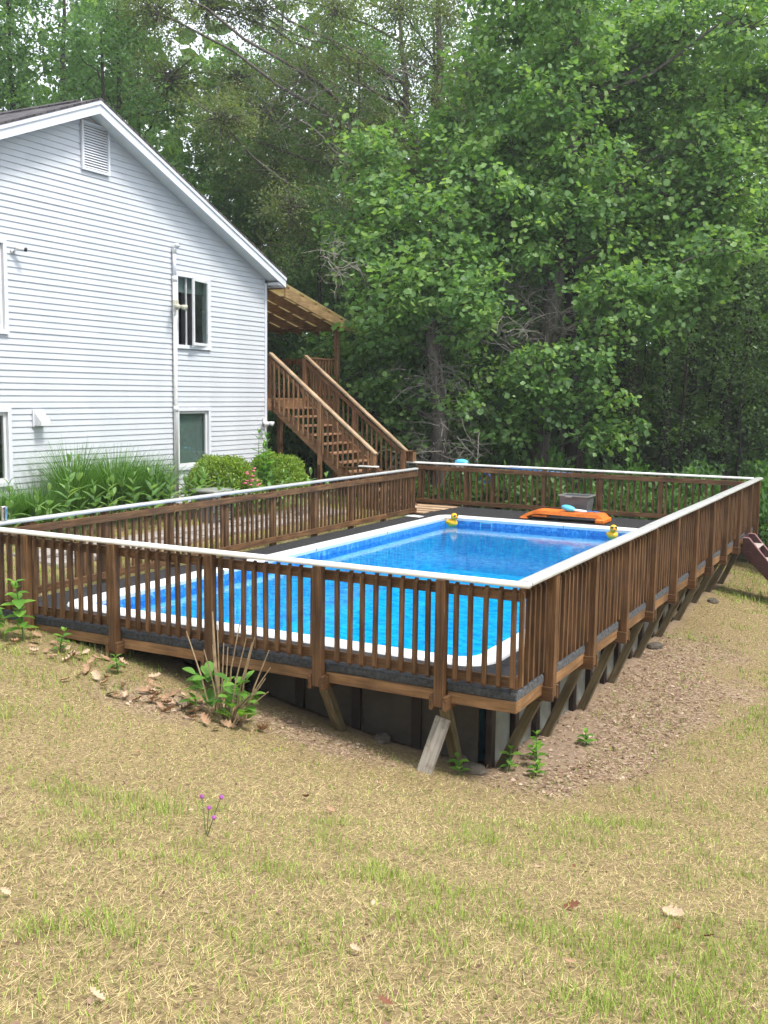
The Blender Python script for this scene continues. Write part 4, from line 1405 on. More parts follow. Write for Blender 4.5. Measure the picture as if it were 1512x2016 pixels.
link('coil', m.mesh('coil', True), M_BLUE, noz, (-5.62, 12.83, .64))
pap = link('paper_sheet', (lambda q: (q.add([(-.19, -.05, 0), (.17, -.09, .0), (.2, .06, .012), (-.02, .03, .03), (-.17, .07, .01), (-.19, -.05, -.003), (.17, -.09, -.003), (.2, .06, .009), (-.02, .03, .027), (-.17, .07, .007)],
                                            [(0, 1, 3), (1, 2, 3), (0, 3, 4), (5, 8, 6), (6, 8, 7), (5, 9, 8), (0, 5, 6, 1), (1, 6, 7, 2), (0, 4, 9, 5)]), q)[1])(MB()).mesh('paper'), M_WHITEP, None, (-6.16, 10.45, .006))
tag(pap, 'crumpled white sheet lying on the black mat by the left railing', 'litter')
cup = link('steel_tumbler', (lambda q: (q.lathe([(.030, 0), (.032, .004), (.037, .12), (.041, .158), (.043, .16), (.040, .158), (.035, .12), (.030, .012)], 20), q)[1])(MB()).mesh('tumbler', True), M_STEEL, None, (-6.39, .40, .949))
tag(cup, 'stainless steel tumbler standing on the white rail cap', 'cup')
dish = thing('ashtray', (-7.38, 12.72, .94), 'pale dish with bits in it on the rail cap at the stair foot', 'dish')
m = MB(); m.lathe([(.07, 0), (.105, .02), (.11, .03), (.095, .028), (.06, .012)], 18)
link('bowl', m.mesh('bowl', True), M_BINRIM, dish, (-7.36, 12.73, .948))
m = MB(); m.box((-.05, -.03, .0), (.05, .03, .03)); m.box((-.08, .0, .01), (-.03, .05, .025))
link('contents', m.mesh('bits'), M_FALLEN2, dish, (-7.36, 12.73, .962))

# maroon plastic steps up to the deck on the right
stp = thing('pool_steps', (.4, 11.1, hz(.5, 11.1)), 'maroon moulded plastic steps leaning on the far end of the deck', 'steps')
sx0, sz0, dxs, dzs = .10, .02, 1.05, -1.22
for y in (10.78, 11.42):
    m = MB()
    nrm = Vector((dzs, 0, -dxs)).normalized() * .17
    P0, P1 = Vector((sx0, 0, sz0)), Vector((sx0 + dxs, 0, sz0 + dzs))
    m.prism([(P0.x, P0.z), (P0.x + .10, P0.z + .0), (P1.x + .10, P1.z), (P1.x - .10, P1.z - .0), (P0.x - .0, P0.z - .26)], 1, -.02, .02)
    for q in range(5):
        t = (q + .5) / 5
        c = P0.lerp(P1, t)
        m.box((c.x - .06, -.035 if y < 11 else .021, c.z - .13), (c.x + .05, -.021 if y < 11 else .035, c.z - .105))
    link('side_panel', MBoff(m, (.5, 0, -.5)), M_MAROON, stp, (.5, y, -.5))
    edge = MB()
    edge.tube([(P0.x, 0, P0.z + .005), (P0.x + .1, 0, P0.z + .005), (P1.x + .1, 0, P1.z + .005)], .016, 8)
    link('edge_bead', MBoff(edge, (.5, 0, -.5)), M_BEAD, stp, (.5, y, -.5))
for q in range(5):
    t = (q + .62) / 5
    x, z_ = sx0 + dxs * t, sz0 + dzs * t
    board('tread', (x - .12, 10.801, z_ - .03), (x + .13, 11.399, z_), M_TREAD, stp, .01)
    board('riser', (x - .13, 10.801, z_ - .02), (x - .122, 11.399, z_ + .18), M_MAROON, stp, .002)
blk = link('concrete_block', cbox(.42, .3, .12, .012), M_CONC, None, (.86, 10.35, hz(.86, 10.35) + .045), (0.06, -.04, .3))
tag(blk, 'flat grey concrete block in the grass below the maroon steps', 'block')
plk = link('plank', cbox(.14, .035, .5, .004), GREYW, None, (-.74, -.01, hz(-.7, -.1) + .225), (math.radians(-22), math.radians(11), 0))
tag(plk, 'short grey weathered plank leaning against the front brace', 'plank')
for i, (x, y, r_) in enumerate(((-.52, .34, .13), (-.75, .55, .10), (-1.5, .46, .12), (-3.3, .5, .14), (-.30, 6.2, .13), (-.15, 9.6, .12))):
    r_ *= .75
    m = MB(); m.ball((0, 0, 0), (r_ * 1.4, r_, r_ * .6), 9, 6)
    m.v = [tuple(c * random.uniform(.86, 1.14) for c in p) for p in m.v]
    o = link('stone', m.mesh('stone'), M_ROCK, None, (x, y, hz(x, y) + r_ * .2), (0, 0, i))
    tag(o, 'rough brown stone lying under the edge of the deck', 'stone', 'stones under the deck')

# paver path in the garden bed beside the house
path = tag(link('path', (lambda q: (q.box((-8.25, 2.0, 0), (-7.25, 10.2, .02)), q)[1])(MB()).mesh('path_base'), plain('path_sand', (0.24, 0.2, 0.15), rough=0.95), None, (0, 0, -.10)), kind='structure')
for i in range(22):
    for j in range(2):
        x, y = -7.98 + j * .45 + random.uniform(-.02, .02), 2.25 + i * .36 + random.uniform(-.02, .02)
        zz = hz(x, y)
        link('paver', cbox(.42, .33, .07, .012), M_PAVER, path, (x, y, zz + .015), (random.uniform(-.03, .03), random.uniform(-.03, .03), random.uniform(-.06, .06)))

# ------------------------------------------------------------------ trees
CL_A = [(-10.1, 15.4, 8.5, 0.90), (-9.4, 15.2, 7.4, 1.10), (-10.4, 15.2, 6.3, 0.85), (-9.1, 14.9, 6.0, 1.15), (-7.8, 14.8, 6.7, 1.20), (-7.1, 14.3, 5.5, 1.20), (-6.2, 13.6, 4.6, 0.80), (-7.8, 13.8, 4.7, 1.10), (-9.5, 14.8, 5.0, 0.90), (-10.3, 15.4, 5.7, 0.70), (-8.9, 14.5, 3.9, 1.00), (-6.9, 14.2, 3.9, 0.65), (-10.0, 15.2, 3.5, 0.90), (-9.4, 14.8, 2.9, 0.90), (-8.7, 14.6, 2.3, 1.00), (-7.3, 15.0, 2.3, 0.90), (-9.7, 14.9, 1.9, 0.90), (-6.6, 15.6, 2.9, 0.80), (-8.6, 14.8, 1.4, 0.90), (-7.1, 15.6, 1.4, 0.90), (-11.1, 15.2, 3.5, 0.70)]
CL_B = [(-7.0, 16.6, 12.5, 1.18), (-5.2, 16.1, 12.2, 1.25), (-5.0, 20.2, 13.5, 1.14), (-3.1, 19.8, 12.9, 1.05), (-1.7, 20.0, 12.6, 1.22), (-7.5, 17.8, 11.9, 1.18), (-6.4, 18.8, 12.1, 1.14), (-4.7, 19.0, 11.6, 1.28), (-3.2, 18.7, 11.3, 1.28), (-1.6, 18.4, 11.2, 1.07), (-7.6, 17.0, 10.3, 1.09), (-6.1, 16.7, 10.0, 1.18), (-5.1, 18.5, 10.2, 1.28), (-3.6, 19.3, 10.1, 1.05), (-2.4, 20.8, 10.4, 1.17), (-1.4, 21.1, 10.6, 1.17), (-8.5, 17.2, 9.2, 1.30), (-6.6, 16.4, 8.5, 1.05), (-5.8, 18.7, 9.0, 1.01), (-4.1, 19.0, 9.1, 1.10), (-2.5, 19.0, 8.6, 1.30), (-1.6, 19.9, 9.1, 1.01), (-7.6, 16.5, 7.5, 1.05), (-6.1, 16.1, 7.1, 1.29), (-4.6, 17.6, 7.4, 1.16), (-3.4, 18.6, 7.4, 1.19), (-2.0, 18.8, 7.4, 1.22), (-7.5, 17.9, 6.6, 1.16), (-4.2, 17.5, 6.4, 1.17), (-3.4, 18.7, 6.3, 1.02), (-2.3, 19.5, 6.4, 1.11), (-3.9, 15.9, 4.9, 1.02), (-3.1, 17.2, 5.0, 1.14), (-2.4, 18.1, 5.2, 1.09), (-3.1, 16.7, 4.1, 0.55), (-5.3, 15.0, 3.2, 0.75), (-4.4, 15.4, 3.4, 0.70), (-3.9, 15.6, 2.5, 0.55), (-5.1, 15.4, 2.2, 0.85), (-4.1, 16.1, 1.6, 0.65), (-6.1, 15.5, 1.6, 0.75), (-3.4, 16.7, 1.6, 0.40), (-5.7, 15.5, 2.7, 0.60), (-4.9, 16.0, 8.1, 1.00), (-5.0, 16.0, 6.8, 0.90), (-5.4, 15.7, 9.3, 1.00), (-5.0, 16.3, 10.6, 1.00), (-5.5, 15.5, 5.9, 0.70), (-1.7, 17.5, 6.0, 0.80), (-6.5, 16.1, 4.2, 0.60), (-7.3, 15.6, 7.9, 0.90), (-6.4, 15.5, 6.7, 0.90)]
CL_C = [(-17.4, 15.7, 13.7, 1.15), (-16.3, 17.6, 14.6, 1.29), (-15.4, 19.2, 14.9, 1.10), (-13.6, 19.7, 14.6, 1.04), (-12.3, 21.0, 14.9, 1.18), (-9.6, 20.1, 14.2, 1.26), (-16.9, 15.5, 12.9, 1.05), (-17.2, 18.2, 14.0, 1.34), (-15.8, 18.9, 13.9, 1.26), (-12.3, 17.5, 12.9, 1.12), (-11.2, 19.1, 13.3, 1.17), (-11.1, 21.9, 14.1, 1.06), (-18.4, 17.6, 11.9, 1.39), (-16.6, 18.8, 12.0, 1.09), (-14.1, 18.8, 11.8, 1.21), (-12.0, 18.0, 11.6, 1.03), (-11.4, 21.1, 12.5, 1.02), (-10.0, 22.3, 12.3, 1.36), (-14.6, 15.4, 9.8, 1.30), (-15.1, 18.2, 10.7, 1.21), (-13.2, 18.9, 10.2, 1.14), (-11.5, 19.2, 10.1, 1.31), (-10.1, 20.3, 10.7, 1.33), (-15.3, 19.0, 9.1, 1.32), (-13.1, 18.9, 9.4, 1.35), (-11.5, 18.1, 8.9, 1.21), (-10.9, 20.7, 9.2, 1.00), (-13.1, 16.4, 7.5, 1.03), (-11.3, 17.1, 7.0, 1.20), (-13.2, 17.2, 6.3, 1.26)]
def wander(a, b, n, jit, sag=0.0):
    """polyline from a to b that bends a little on the way"""
    a, b = np.array(a, float), np.array(b, float)
    t = np.linspace(0, 1, n)[:, None]
    p = a + (b - a) * t
    w_ = RNG.normal(0, jit, (n, 3)) * np.sin(np.pi * t)
    p = p + np.cumsum(w_, 0) * 0.5
    p[-1] = p[-1] * 0.3 + b * 0.7
    p[:, 2] += sag * np.sin(np.pi * t[:, 0])
    return [tuple(q) for q in p]

def crown_leaves(clumps, twigs, per, spread, L, W, shape, up=0.9, hollow=0.3, centre=None, rel=(1, 1, .8)):
    """sprays of leaves spread through each clump, thicker towards its outside"""
    Ps, Ds, Ns, Ls, Rs = [], [], [], [], []
    tips = []
    for (x, y, z, r) in clumps:
        n = max(4, int(twigs * r * r))
        d = unit(RNG.normal(0, 1, (n, 3)))
        ph = RNG.uniform(0, 6.28, 3)
        lob = 1 + .28 * np.sin(d[:, 0] * 3.1 + ph[0]) + .22 * np.sin(d[:, 1] * 4.3 + ph[1]) + .2 * np.sin(d[:, 2] * 5.2 + ph[2])
        rad = r * lob * (hollow + (1 - hollow) * RNG.random(n)) ** .8 * np.where(RNG.random(n) < .12, 1.3, 1.0)
        T = np.array((x, y, z)) + d * rad[:, None] * np.array(rel)
        tips.append((T, np.array((x, y, z))))
        tw = RNG.random(n)
        k = per
        P = np.repeat(T, k, 0) + RNG.normal(0, spread, (n * k, 3)) * (1, 1, .55)
        out = np.repeat(d, k, 0)
        if centre is not None:
            out = out + 0.4 * unit(P - np.array(centre))
        D = unit(out * (1, 1, .3) + RNG.normal(0, .7, (n * k, 3)) + (0, 0, -.25))
        N = unit(RNG.normal(0, .5, (n * k, 3)) + out * .5 + (0, 0, up))
        Ps.append(P); Ds.append(D); Ns.append(N)
        Ls.append(L * RNG.uniform(.5, 1.35, n * k))
        Rs.append(np.clip(np.repeat(tw, k) * .55 + RNG.random(n * k) * .45, 0, 1))
    P, D, N, Lr, Rr = (np.concatenate(q) for q in (Ps, Ds, Ns, Ls, Rs))
    return leaves(P, D, N, Lr, Lr * (W / L), shape, Rr), tips

def tree(name, label, group, base, trunks, clumps, leaf, bark, twigs=85, per=11, spread=.17, L=.128, W=.12, shape='tulip', limb_r=.05, twig_every=5, up=.9, sub=True, low=0.25, extra=None):
    t = thing(name, base, label, 'tree', group)
    bx_, by_, bz_ = base
    m = MB()
    for pts, rad in trunks:
        pts2, rad2 = [pts[0]], [rad[0]]
        for (p, r0), (q, r1) in zip(zip(pts, rad), list(zip(pts, rad))[1:]):
            for k in range(1, 5):
                f_ = k / 4
                pts2.append(tuple(np.array(p) * (1 - f_) + np.array(q) * f_ + RNG.normal(0, .025, 3)))
                rad2.append(r0 * (1 - f_) + r1 * f_)
        m.tube(pts2, rad2, 10)
    link('trunk', MBoff(m, base), bark, t, base)
    (V, F, r_), tips = crown_leaves(clumps, twigs, per, spread, L, W, shape, up=up, centre=None)
    # limbs from the trunks out to each clump, and thin shoots inside it
    allp = [(np.array(p), r) for pts, rad in trunks for p, r in zip(pts, rad)]
    seg = []
    for pts, rad in trunks:
        for i in range(len(pts) - 1):
            for f_ in np.linspace(0, 1, 6):
                seg.append((np.array(pts[i]) * (1 - f_) + np.array(pts[i + 1]) * f_, rad[i] * (1 - f_) + rad[i + 1] * f_))
    lm = MB()
    for T, c in tips:
        best = min(seg, key=lambda s_: np.hypot(s_[0][0] - c[0], s_[0][1] - c[1]) * .6 + abs(s_[0][2] - (c[2] - .5 * np.hypot(s_[0][0] - c[0], s_[0][1] - c[1]))))
        d_ = np.linalg.norm(best[0] - c)
        r0 = min(best[1] * .6, limb_r * (.5 + .18 * d_))
        lm.tube(wander(best[0], c, 9, .06 + .035 * d_), list(np.linspace(r0, r0 * .35, 9)), 6)
        if sub:
            for q in T[::twig_every]:
                lm.tube(wander(c + RNG.normal(0, .1, 3), q, 4, .06), [r0 * .3, r0 * .25, r0 * .16, .004], 4, cap=False)
    tag(link('limbs', MBoff(lm, base), bark, t, base), kind='stuff')
    me = np_mesh('crown', V - np.array(base), F, rnd=r_)
    link('crown', me, leaf, t, base)
    if extra:
        extra(t)
    return t

def dead_twigs(t, spots, base, bark=B_DEAD):
    m = MB()
    for (x, y, z, r, n) in spots:
        o = np.array((x, y, z))
        for k in range(n):
            a = o + RNG.normal(0, r * .35, 3)
            d = unit(RNG.normal(0, 1, 3) * (1, 1, .7))
            b = a + d * r * RNG.uniform(.6, 1.4) + (0, 0, -.2 * r)
            m.tube(wander(a, b, 6, .09, sag=.1 * r), [.014, .012, .010, .008, .006, .003], 4, cap=False)
            for q in range(2):
                f_ = RNG.uniform(.3, .8)
                c = a * (1 - f_) + b * f_
                m.tube(wander(c, c + unit(RNG.normal(0, 1, 3)) * r * .5, 4, .06), [.008, .006, .004, .002], 4, cap=False)
    tag(link('dead_twigs', MBoff(m, base), bark, t, base), kind='stuff')

bA = (-7.48, 14.51, hz(-7.48, 14.51) - .1)
tree('tulip_tree', 'leafy bright green tulip tree with one grey trunk behind the stair foot', 'tulip trees at the wood edge', bA,
     [([bA, (-7.5, 14.52, .9), (-7.69, 14.69, 3.1), (-7.83, 14.6, 4.6), (-8.0, 14.8, 5.8), (-8.3, 15.0, 6.8)], [.24, .20, .185, .16, .10, .03])],
     CL_A, L_TULIP, B_GREY,
     extra=lambda t: dead_twigs(t, [(-7.6, 14.2, 2.9, .8, 26), (-7.2, 14.2, 1.2, .9, 34), (-7.9, 14.0, 1.0, .8, 24), (-6.6, 15.0, 4.0, 1.0, 30), (-9.3, 12.9, 5.5, .7, 18), (-7.0, 14.8, 2.0, .9, 22)], bA))
bB = (-5.75, 16.58, hz(-5.75, 16.58) - .1)
tree('tulip_tree', 'tall bright green tulip tree with twin trunks behind the far railing', 'tulip trees at the wood edge', bB,
     [([bB, (-5.75, 16.6, .9), (-5.73, 16.83, 3.5), (-5.59, 17.03, 5.45), (-5.42, 17.27, 7.4), (-5.5, 17.8, 10.0), (-5.6, 18, 12.5)], [.30, .25, .22, .21, .18, .12, .05]),
      ([(-5.73, 16.83, 3.2), (-6.1, 16.7, 4.1), (-6.7, 16.6, 5.0)], [.10, .08, .05])],
     CL_B, L_TULIP, B_GREY,
     extra=lambda t: dead_twigs(t, [(-6.3, 16.3, 5.0, 1.0, 40), (-6.0, 16.2, 3.6, .9, 26), (-5.0, 16.4, 4.3, .8, 16)], bB))
bB2 = (-5.18, 17.68, hz(-5.18, 17.68) - .1)
tree('straight_tree', 'straight dark trunked tree close behind the twin trunked tulip tree', None, bB2,
     [([bB2, (-5.18, 17.7, .9), (-5.35, 17.93, 3.5), (-5.48, 17.9, 5.4), (-5.5, 18.0, 9), (-5.5, 18, 12)], [.26, .235, .22, .2, .14, .05])],
     [(-6.5, 18.8, 9.5, 1.1), (-4.5, 19.0, 10.5, 1.2), (-5.4, 17.6, 11.8, 1.2)], L_DEEP, B_DARK, twigs=50, per=9, L=.12, W=.09, shape='diamond')
bC = (-10.06, 20.5, hz(-10.06, 20.5) - .1)
tree('fine_leaved_tree', 'tall olive fine leaved tree with bare spreading branches above the porch', None, bC,
     [([bC, (-10.1, 20.5, .5), (-10.84, 21.4, 7.5), (-10.9, 21.4, 10.5), (-11.2, 21.6, 14.5)], [.30, .26, .21, .17, .06]),
      ([(-10.86, 21.4, 8.5), (-11.9, 21.2, 10.6), (-12.3, 21.3, 13.8)], [.15, .12, .05]),
      ([(-10.86, 21.4, 9.0), (-10.2, 21.6, 11.4), (-9.9, 21.8, 14)], [.11, .09, .04])],
     CL_C, L_OLIVE, B_GREY, twigs=130, per=14, spread=.17, L=.09, W=.052, shape='diamond', limb_r=.035, twig_every=4, up=1.2,
     extra=lambda t: dead_twigs(t, [(-11.5, 18.0, 8.2, 1.3, 24), (-13, 18.0, 10.2, 1.5, 24), (-10.8, 18.6, 11.2, 1.2, 16), (-12.6, 18.0, 7.0, 1.3, 20), (-15.0, 18.6, 12, 1.5, 20)], bC))

# woodland trees: a few kinds, then copies that share the meshes
def make_woodland(name, label, seed, H, spreadr, z0, leaf, bark, ncl=15, twigs=60, per=11, L=.13, rt=.17, group='woodland trees'):
    global RNG
    keep, RNG = RNG, np.random.default_rng(seed)
    cl = []
    for k in range(ncl):
        f_ = (k + .5) / ncl
        zz = z0 + (H - z0) * f_
        rr = spreadr * math.sin(math.pi * (.18 + .74 * f_)) * RNG.uniform(.25, 1.0)
        a = k * 2.4 + RNG.uniform(-.4, .4)
        cl.append((rr * math.cos(a), rr * math.sin(a), zz, RNG.uniform(.9, 1.35)))
    t = tree(name, label, group, (0, 0, 0), [([(0, 0, -.6), (.05, .02, 1.5), (.0, .1, H * .4), (.15, 0, H * .7), (.1, .1, H * .97)], [rt * 1.25, rt, rt * .8, rt * .5, rt * .15])],
             cl, leaf, bark, twigs=twigs, per=per, spread=.2, L=L, W=L * .62, shape='diamond', sub=False)
    RNG = keep
    return t
def copy_thing(src, loc, rz_, sc_, label, group):
    c = src.copy()
    COL.objects.link(c)
    c.location, c.rotation_euler, c.scale = loc, (0, 0, rz_), (sc_, sc_, sc_ * random.uniform(.93, 1.1))
    c['label'], c['group'] = label, group
    for ch in list(src.children):
        d = ch.copy()
        COL.objects.link(d)
        d.parent = c
    return c
W1 = make_woodland('woodland_tree', 'x', 21, 15.5, 2.6, 4.0, L_DEEP, B_DARK)
W2 = make_woodland('woodland_tree', 'x', 22, 14.0, 2.8, 2.6, L_DEEP, B_DARK, ncl=17)
W3 = make_woodland('woodland_tree', 'x', 23, 17.0, 2.4, 7.0, L_FAR, B_DARK, ncl=14, rt=.2)
W4 = make_woodland('woodland_tree', 'x', 24, 12.0, 2.4, 1.6, L_DEEP, B_PALE, ncl=15, rt=.09)
def place(src, used, spots, label, group):
    for (x, y, s_, a) in spots:
        z_ = hz(x, y)
        if src.name not in used:
            used.add(src.name)
            src.location, src.rotation_euler, src.scale = (x, y, z_), (0, 0, a), (s_, s_, s_)
            src['label'], src['group'] = label, group
        else:
            copy_thing(src, (x, y, z_), a, s_, label, group)
used = set()
W5 = make_woodland('young_tree', 'x', 25, 10.0, 2.0, 1.8, L_FAR, B_DARK, ncl=13, rt=.07, twigs=22)
place(W5, used, [(-3.3, 21.5, .8, .2), (-1.9, 23.0, .85, 1.7), (-.6, 21.0, .75, 3.1), (-2.4, 27.0, 1.0, 4.4), (-.8, 27.8, 1.0, 5.6), (.6, 25.0, .95, 2.2), (-3.8, 28.5, 1.0, .9), (-6.0, 23.0, .8, 3.9), (1.8, 22.0, .9, 5.1), (-4.6, 22.0, .7, 1.2)],
      'thin stemmed sapling with sparse leaves between the dark trunks', 'saplings between the trunks')
GW = 'dense dark green woodland tree rising behind the house roof'
place(W1, used, [(-22.5, 14.5, 1.0, .3), (-25.5, 18.0, 1.05, 2.0), (-20.5, 18.0, .95, 4.0), (-24, 22.5, 1.05, 1.0)], GW, 'trees behind the house')
place(W2, used, [(-18.5, 14.8, .9, .4), (-28, 15, 1.0, 2.2), (-30, 20, 1.1, 5), (-25.0, 14.0, 1.05, 1.1), (-27.5, 18.0, 1.1, 3.8), (-22.5, 17.5, 1.1, 5.2)], GW, 'trees behind the house')
GM = 'dense dark green woodland tree standing behind the porch and stairs'
place(W2, used, [(-15.0, 23.5, 1.0, 1.4), (-12.5, 17.2, .62, 3.3), (-11.0, 25.0, 1.05, .1), (-17.5, 27.5, 1.1, 2.9)], GM, 'trees behind the porch')
place(W1, used, [(-9.2, 24.5, .95, 5.2), (-14.0, 30.0, 1.1, 4.4)], GM, 'trees behind the porch')
GR = 'dark woodland trunk with high thin crown standing beyond the far railing'
place(W3, used, [(-5.43, 24.16, .85, .2), (-4.68, 25.7, .95, 1.2), (-4.61, 29.2, 1.0, 2.1), (-7.6, 22.2, .85, 3.2), (-6.6, 27.0, 1.0, 4.1), (-3.2, 27.5, .95, 5.0), (-2.0, 31.0, 1.0, .9), (-8.6, 29.5, 1.05, 1.9), (-1.0, 25.5, .95, 2.8), (-5.8, 33.5, 1.0, 3.6), (-3.0, 36, 1.1, 0.6), (.5, 29, 1.0, 4.6), (1.5, 35, 1.1, 1.5), (-10.5, 33, 1.1, 2.5)], GR, 'trunks beyond the railing')
GB = 'tall dark green woodland tree filling the gap above the porch roof'
place(W1, used, [(-13.5, 26.0, 1.05, .9), (-16.5, 24.5, 1.0, 2.4), (-20.0, 26.5, 1.1, 3.9), (-8.5, 27.5, 1.05, 5.4)], GB, 'trees filling the gap')
place(W2, used, [(-12.0, 29.0, 1.15, 2.0), (-18.5, 30.0, 1.2, 5.0), (-23.0, 28.0, 1.2, .8), (-7.0, 30.5, 1.15, 3.4)], GB, 'trees filling the gap')
GS = 'slender pale stemmed young tree in the shade of the woods'
place(W4, used, [(-19.6, 22.0, 1.12, .5), (-18.9, 22.4, 1.16, 2.5), (-18.2, 22.3, 1.05, 4.5), (-2.6, 33.0, .9, 3.0), (-1.0, 30.5, .85, 5.0), (-4.0, 36.0, .95, .3), (-9.7, 19.2, .6, 3.9), (-6.6, 21.0, .7, 2.2)], GS, 'slender young trees')
# trees along the right-hand side and behind the viewer close the clearing
GO = 'dense dark green woodland tree closing the clearing on the open lawn side'
place(W1, used, [(3.0, 24.0, .95, 1.1), (6.5, 22.0, 1.0, 2.6), (17.0, 10.0, 1.0, 1.5), (18.5, 4.0, 1.0, 3.2), (17, -4.0, 1.0, 2.0)], GO, 'trees across the lawn')
place(W2, used, [(11.0, 19.0, 1.0, .7), (16.5, 15.0, 1.0, 5.5), (20.0, -1, 1.0, 5.9), (15, -10, 1.0, 3.0)], GO, 'trees across the lawn')

GV = 'dense dark green woodland tree standing behind the viewer across the lawn'
place(W1, used, [(9.5, -19.0, 1.0, .4), (2.5, -21.0, 1.05, 1.9), (-5.0, -19.5, 1.0, 3.5), (-13.0, -17.5, 1.0, 5.1)], GV, 'trees behind the viewer')
place(W2, used, [(6.0, -17.5, 1.0, 1.2), (-1.0, -17.5, 1.0, 2.7), (-9.0, -19.0, 1.0, 4.3), (13.0, -15.0, 1.0, 5.7), (-17.0, -13.0, 1.0, .2)], GV, 'trees behind the viewer')

# far wood: a band of foliage that reads as one mass
n = 60000
ang = RNG.uniform(math.radians(-75), math.radians(22), n)
dist = RNG.uniform(40, 58, n)
zc_ = RNG.random(n) ** 1.7 * 18 - .8
fx, fy = CAM_POS[0] + np.sin(ang) * dist, CAM_POS[1] + np.cos(ang) * dist
keepm = noise2(ang * 40, zc_ * .45, 70, 3, 1.0) > sstep(5, 15, zc_) * .42 + .12
P = np.c_[fx, fy, height(fx, fy) + zc_ + .8][keepm]
nP = len(P)
V, F, r_ = leaves(P, unit(RNG.normal(0, 1, (nP, 3)) * (1, 1, .5)), unit(RNG.normal(0, .7, (nP, 3)) + (0, 0, .6)), RNG.uniform(.5, 1.0, nP), RNG.uniform(.35, .7, nP), 'oval', RNG.random(nP))
fw_ = link('far_wood', np_mesh('far_wood', V, F, rnd=r_), L_FAR)
tag(fw_, 'distant mass of dark green woodland foliage', 'woods', kind='stuff')

# ------------------------------------------------------------------ shrubs and understory
def shrub_mesh(seed, n, L, W, shape, flat=.75, stems=10, lumpy=1.0):
    """unit shrub: about 1 m high, 0.7 m radius"""
    g = np.random.default_rng(seed)
    d = unit(g.normal(0, 1, (n, 3)))
    d[:, 2] = np.abs(d[:, 2]) * 1.0 - .25
    lump = .75 + .15 * (1 - lumpy) + lumpy * .25 * np.sin(d[:, 0] * 5 + seed) * np.cos(d[:, 1] * 6) + lumpy * .15 * np.sin(d[:, 2] * 9 + d[:, 0] * 7)
    rad = (.45 + .55 * g.random(n) ** .5) * lump
    P = d * rad[:, None] * (.75, .75, flat) + (0, 0, .38)
    P[:, 2] = np.maximum(P[:, 2], .03)
    D = unit(d * (1, 1, .4) + g.normal(0, .6, (n, 3)))
    N = unit(d * .5 + g.normal(0, .45, (n, 3)) + (0, 0, .9))
    V, F, r_ = leaves(P, D, N, L * g.uniform(.7, 1.25, n), W * g.uniform(.8, 1.2, n), shape, np.clip(g.random(n) * .6 + .4 * lump - .1, 0, 1))
    me = np_mesh('foliage', V, F, rnd=r_)
    m = MB()
    for k in range(stems):
        a = 2 * math.pi * k / stems
        m.tube([(.05 * math.cos(a), .05 * math.sin(a), -.05), (.2 * math.cos(a), .2 * math.sin(a), .3), (.42 * math.cos(a + .3), .42 * math.sin(a + .3), .7)], [.014, .010, .004], 5)
    return me, m.mesh('stems')
SH = [shrub_mesh(k, 900, .12, .085, 'diamond') for k in (51, 52, 53)]
def shrub(k, x, y, s_, h, label, group, leaf=L_SHRUB, meshes=SH, cat='shrub'):
    z_ = hz(x, y)
    t = thing('shrub', (x, y, z_), label, cat, group)
    f_, sm_ = meshes[k % len(meshes)]
    a = random.uniform(0, 6.28)
    for nm, me, mt in (('foliage', f_, leaf), ('stems', sm_, B_DARK)):
        o = link(nm, me, mt, t, (x, y, z_ + (0 if nm == 'stems' else 0)), (0, 0, a))
        o.scale = (s_, s_, h)
    return t
k = 0
for (x, y, s_, h) in [(-7.9, 13.75, .8, 1.0), (-6.6, 13.85, .9, 1.35), (-5.7, 14.2, 1.0, 1.5), (-4.6, 13.9, 1.0, 1.5), (-3.7, 14.3, 1.0, 1.6), (-2.8, 13.9, 1.0, 1.55), (-1.9, 14.3, 1.0, 1.6), (-1.0, 13.9, 1.0, 1.6), (-.2, 14.4, 1.1, 1.7),
                      (-5.0, 15.4, 1.1, 2.0), (-3.2, 15.6, 1.2, 2.1), (-1.6, 15.6, 1.2, 2.1), (-.2, 15.9, 1.2, 2.2), (-6.8, 15.4, 1.0, 1.6)]:
    shrub(k, x, y, s_, h, 'leafy green bush crowding the outside of the far railing', 'bushes behind the far railing'); k += 1
for (x, y, s_, h) in [(.75, 13.6, .9, 1.5), (1.5, 14.2, 1.1, 1.9), (2.5, 15.0, 1.2, 2.0), (1.0, 15.6, 1.2, 2.2), (3.6, 16, 1.3, 2.2)]:
    shrub(k, x, y, s_, h, 'bright leafy bush at the lawn edge beside the maroon steps', 'bushes by the maroon steps'); k += 1
for i in range(34):
    x, y = RNG.uniform(-9, 4), RNG.uniform(17, 27)
    shrub(k, x, y, RNG.uniform(1.0, 1.5), RNG.uniform(1.3, 2.4), 'low shady bush on the forest floor among the trunks', 'forest floor bushes', leaf=L_DEEP); k += 1
for (x, y, s_, h) in [(-11.5, 14.8, 1.1, 2.0), (-13, 15.2, 1.2, 2.4), (-10.4, 15.0, 1.0, 1.8), (-9.3, 15.2, 1.1, 2.0), (-14.5, 16, 1.3, 2.6), (-12.3, 16.6, 1.3, 3.2), (-9.0, 16.8, 1.2, 2.6), (-10.6, 17.2, 1.3, 3.2)]:
    shrub(k, x, y, s_, h, 'dark bush in the shade under and behind the porch', 'bushes behind the porch', leaf=L_DEEP); k += 1
wf = shrub(2, .82, 13.0, .45, .8, 'small bush with loose white blossom beside the maroon steps', None)
m = MB()
for i in range(90):
    a, r0 = random.uniform(0, 6.28), random.uniform(.1, .36)
    m.ball((r0 * math.cos(a), r0 * math.sin(a), random.uniform(.3, .78)), random.uniform(.012, .028), 6, 4)
link('blossom', m.mesh('blossom'), M_WHITEP, wf, (.82, 13.0, hz(.82, 13.0)))

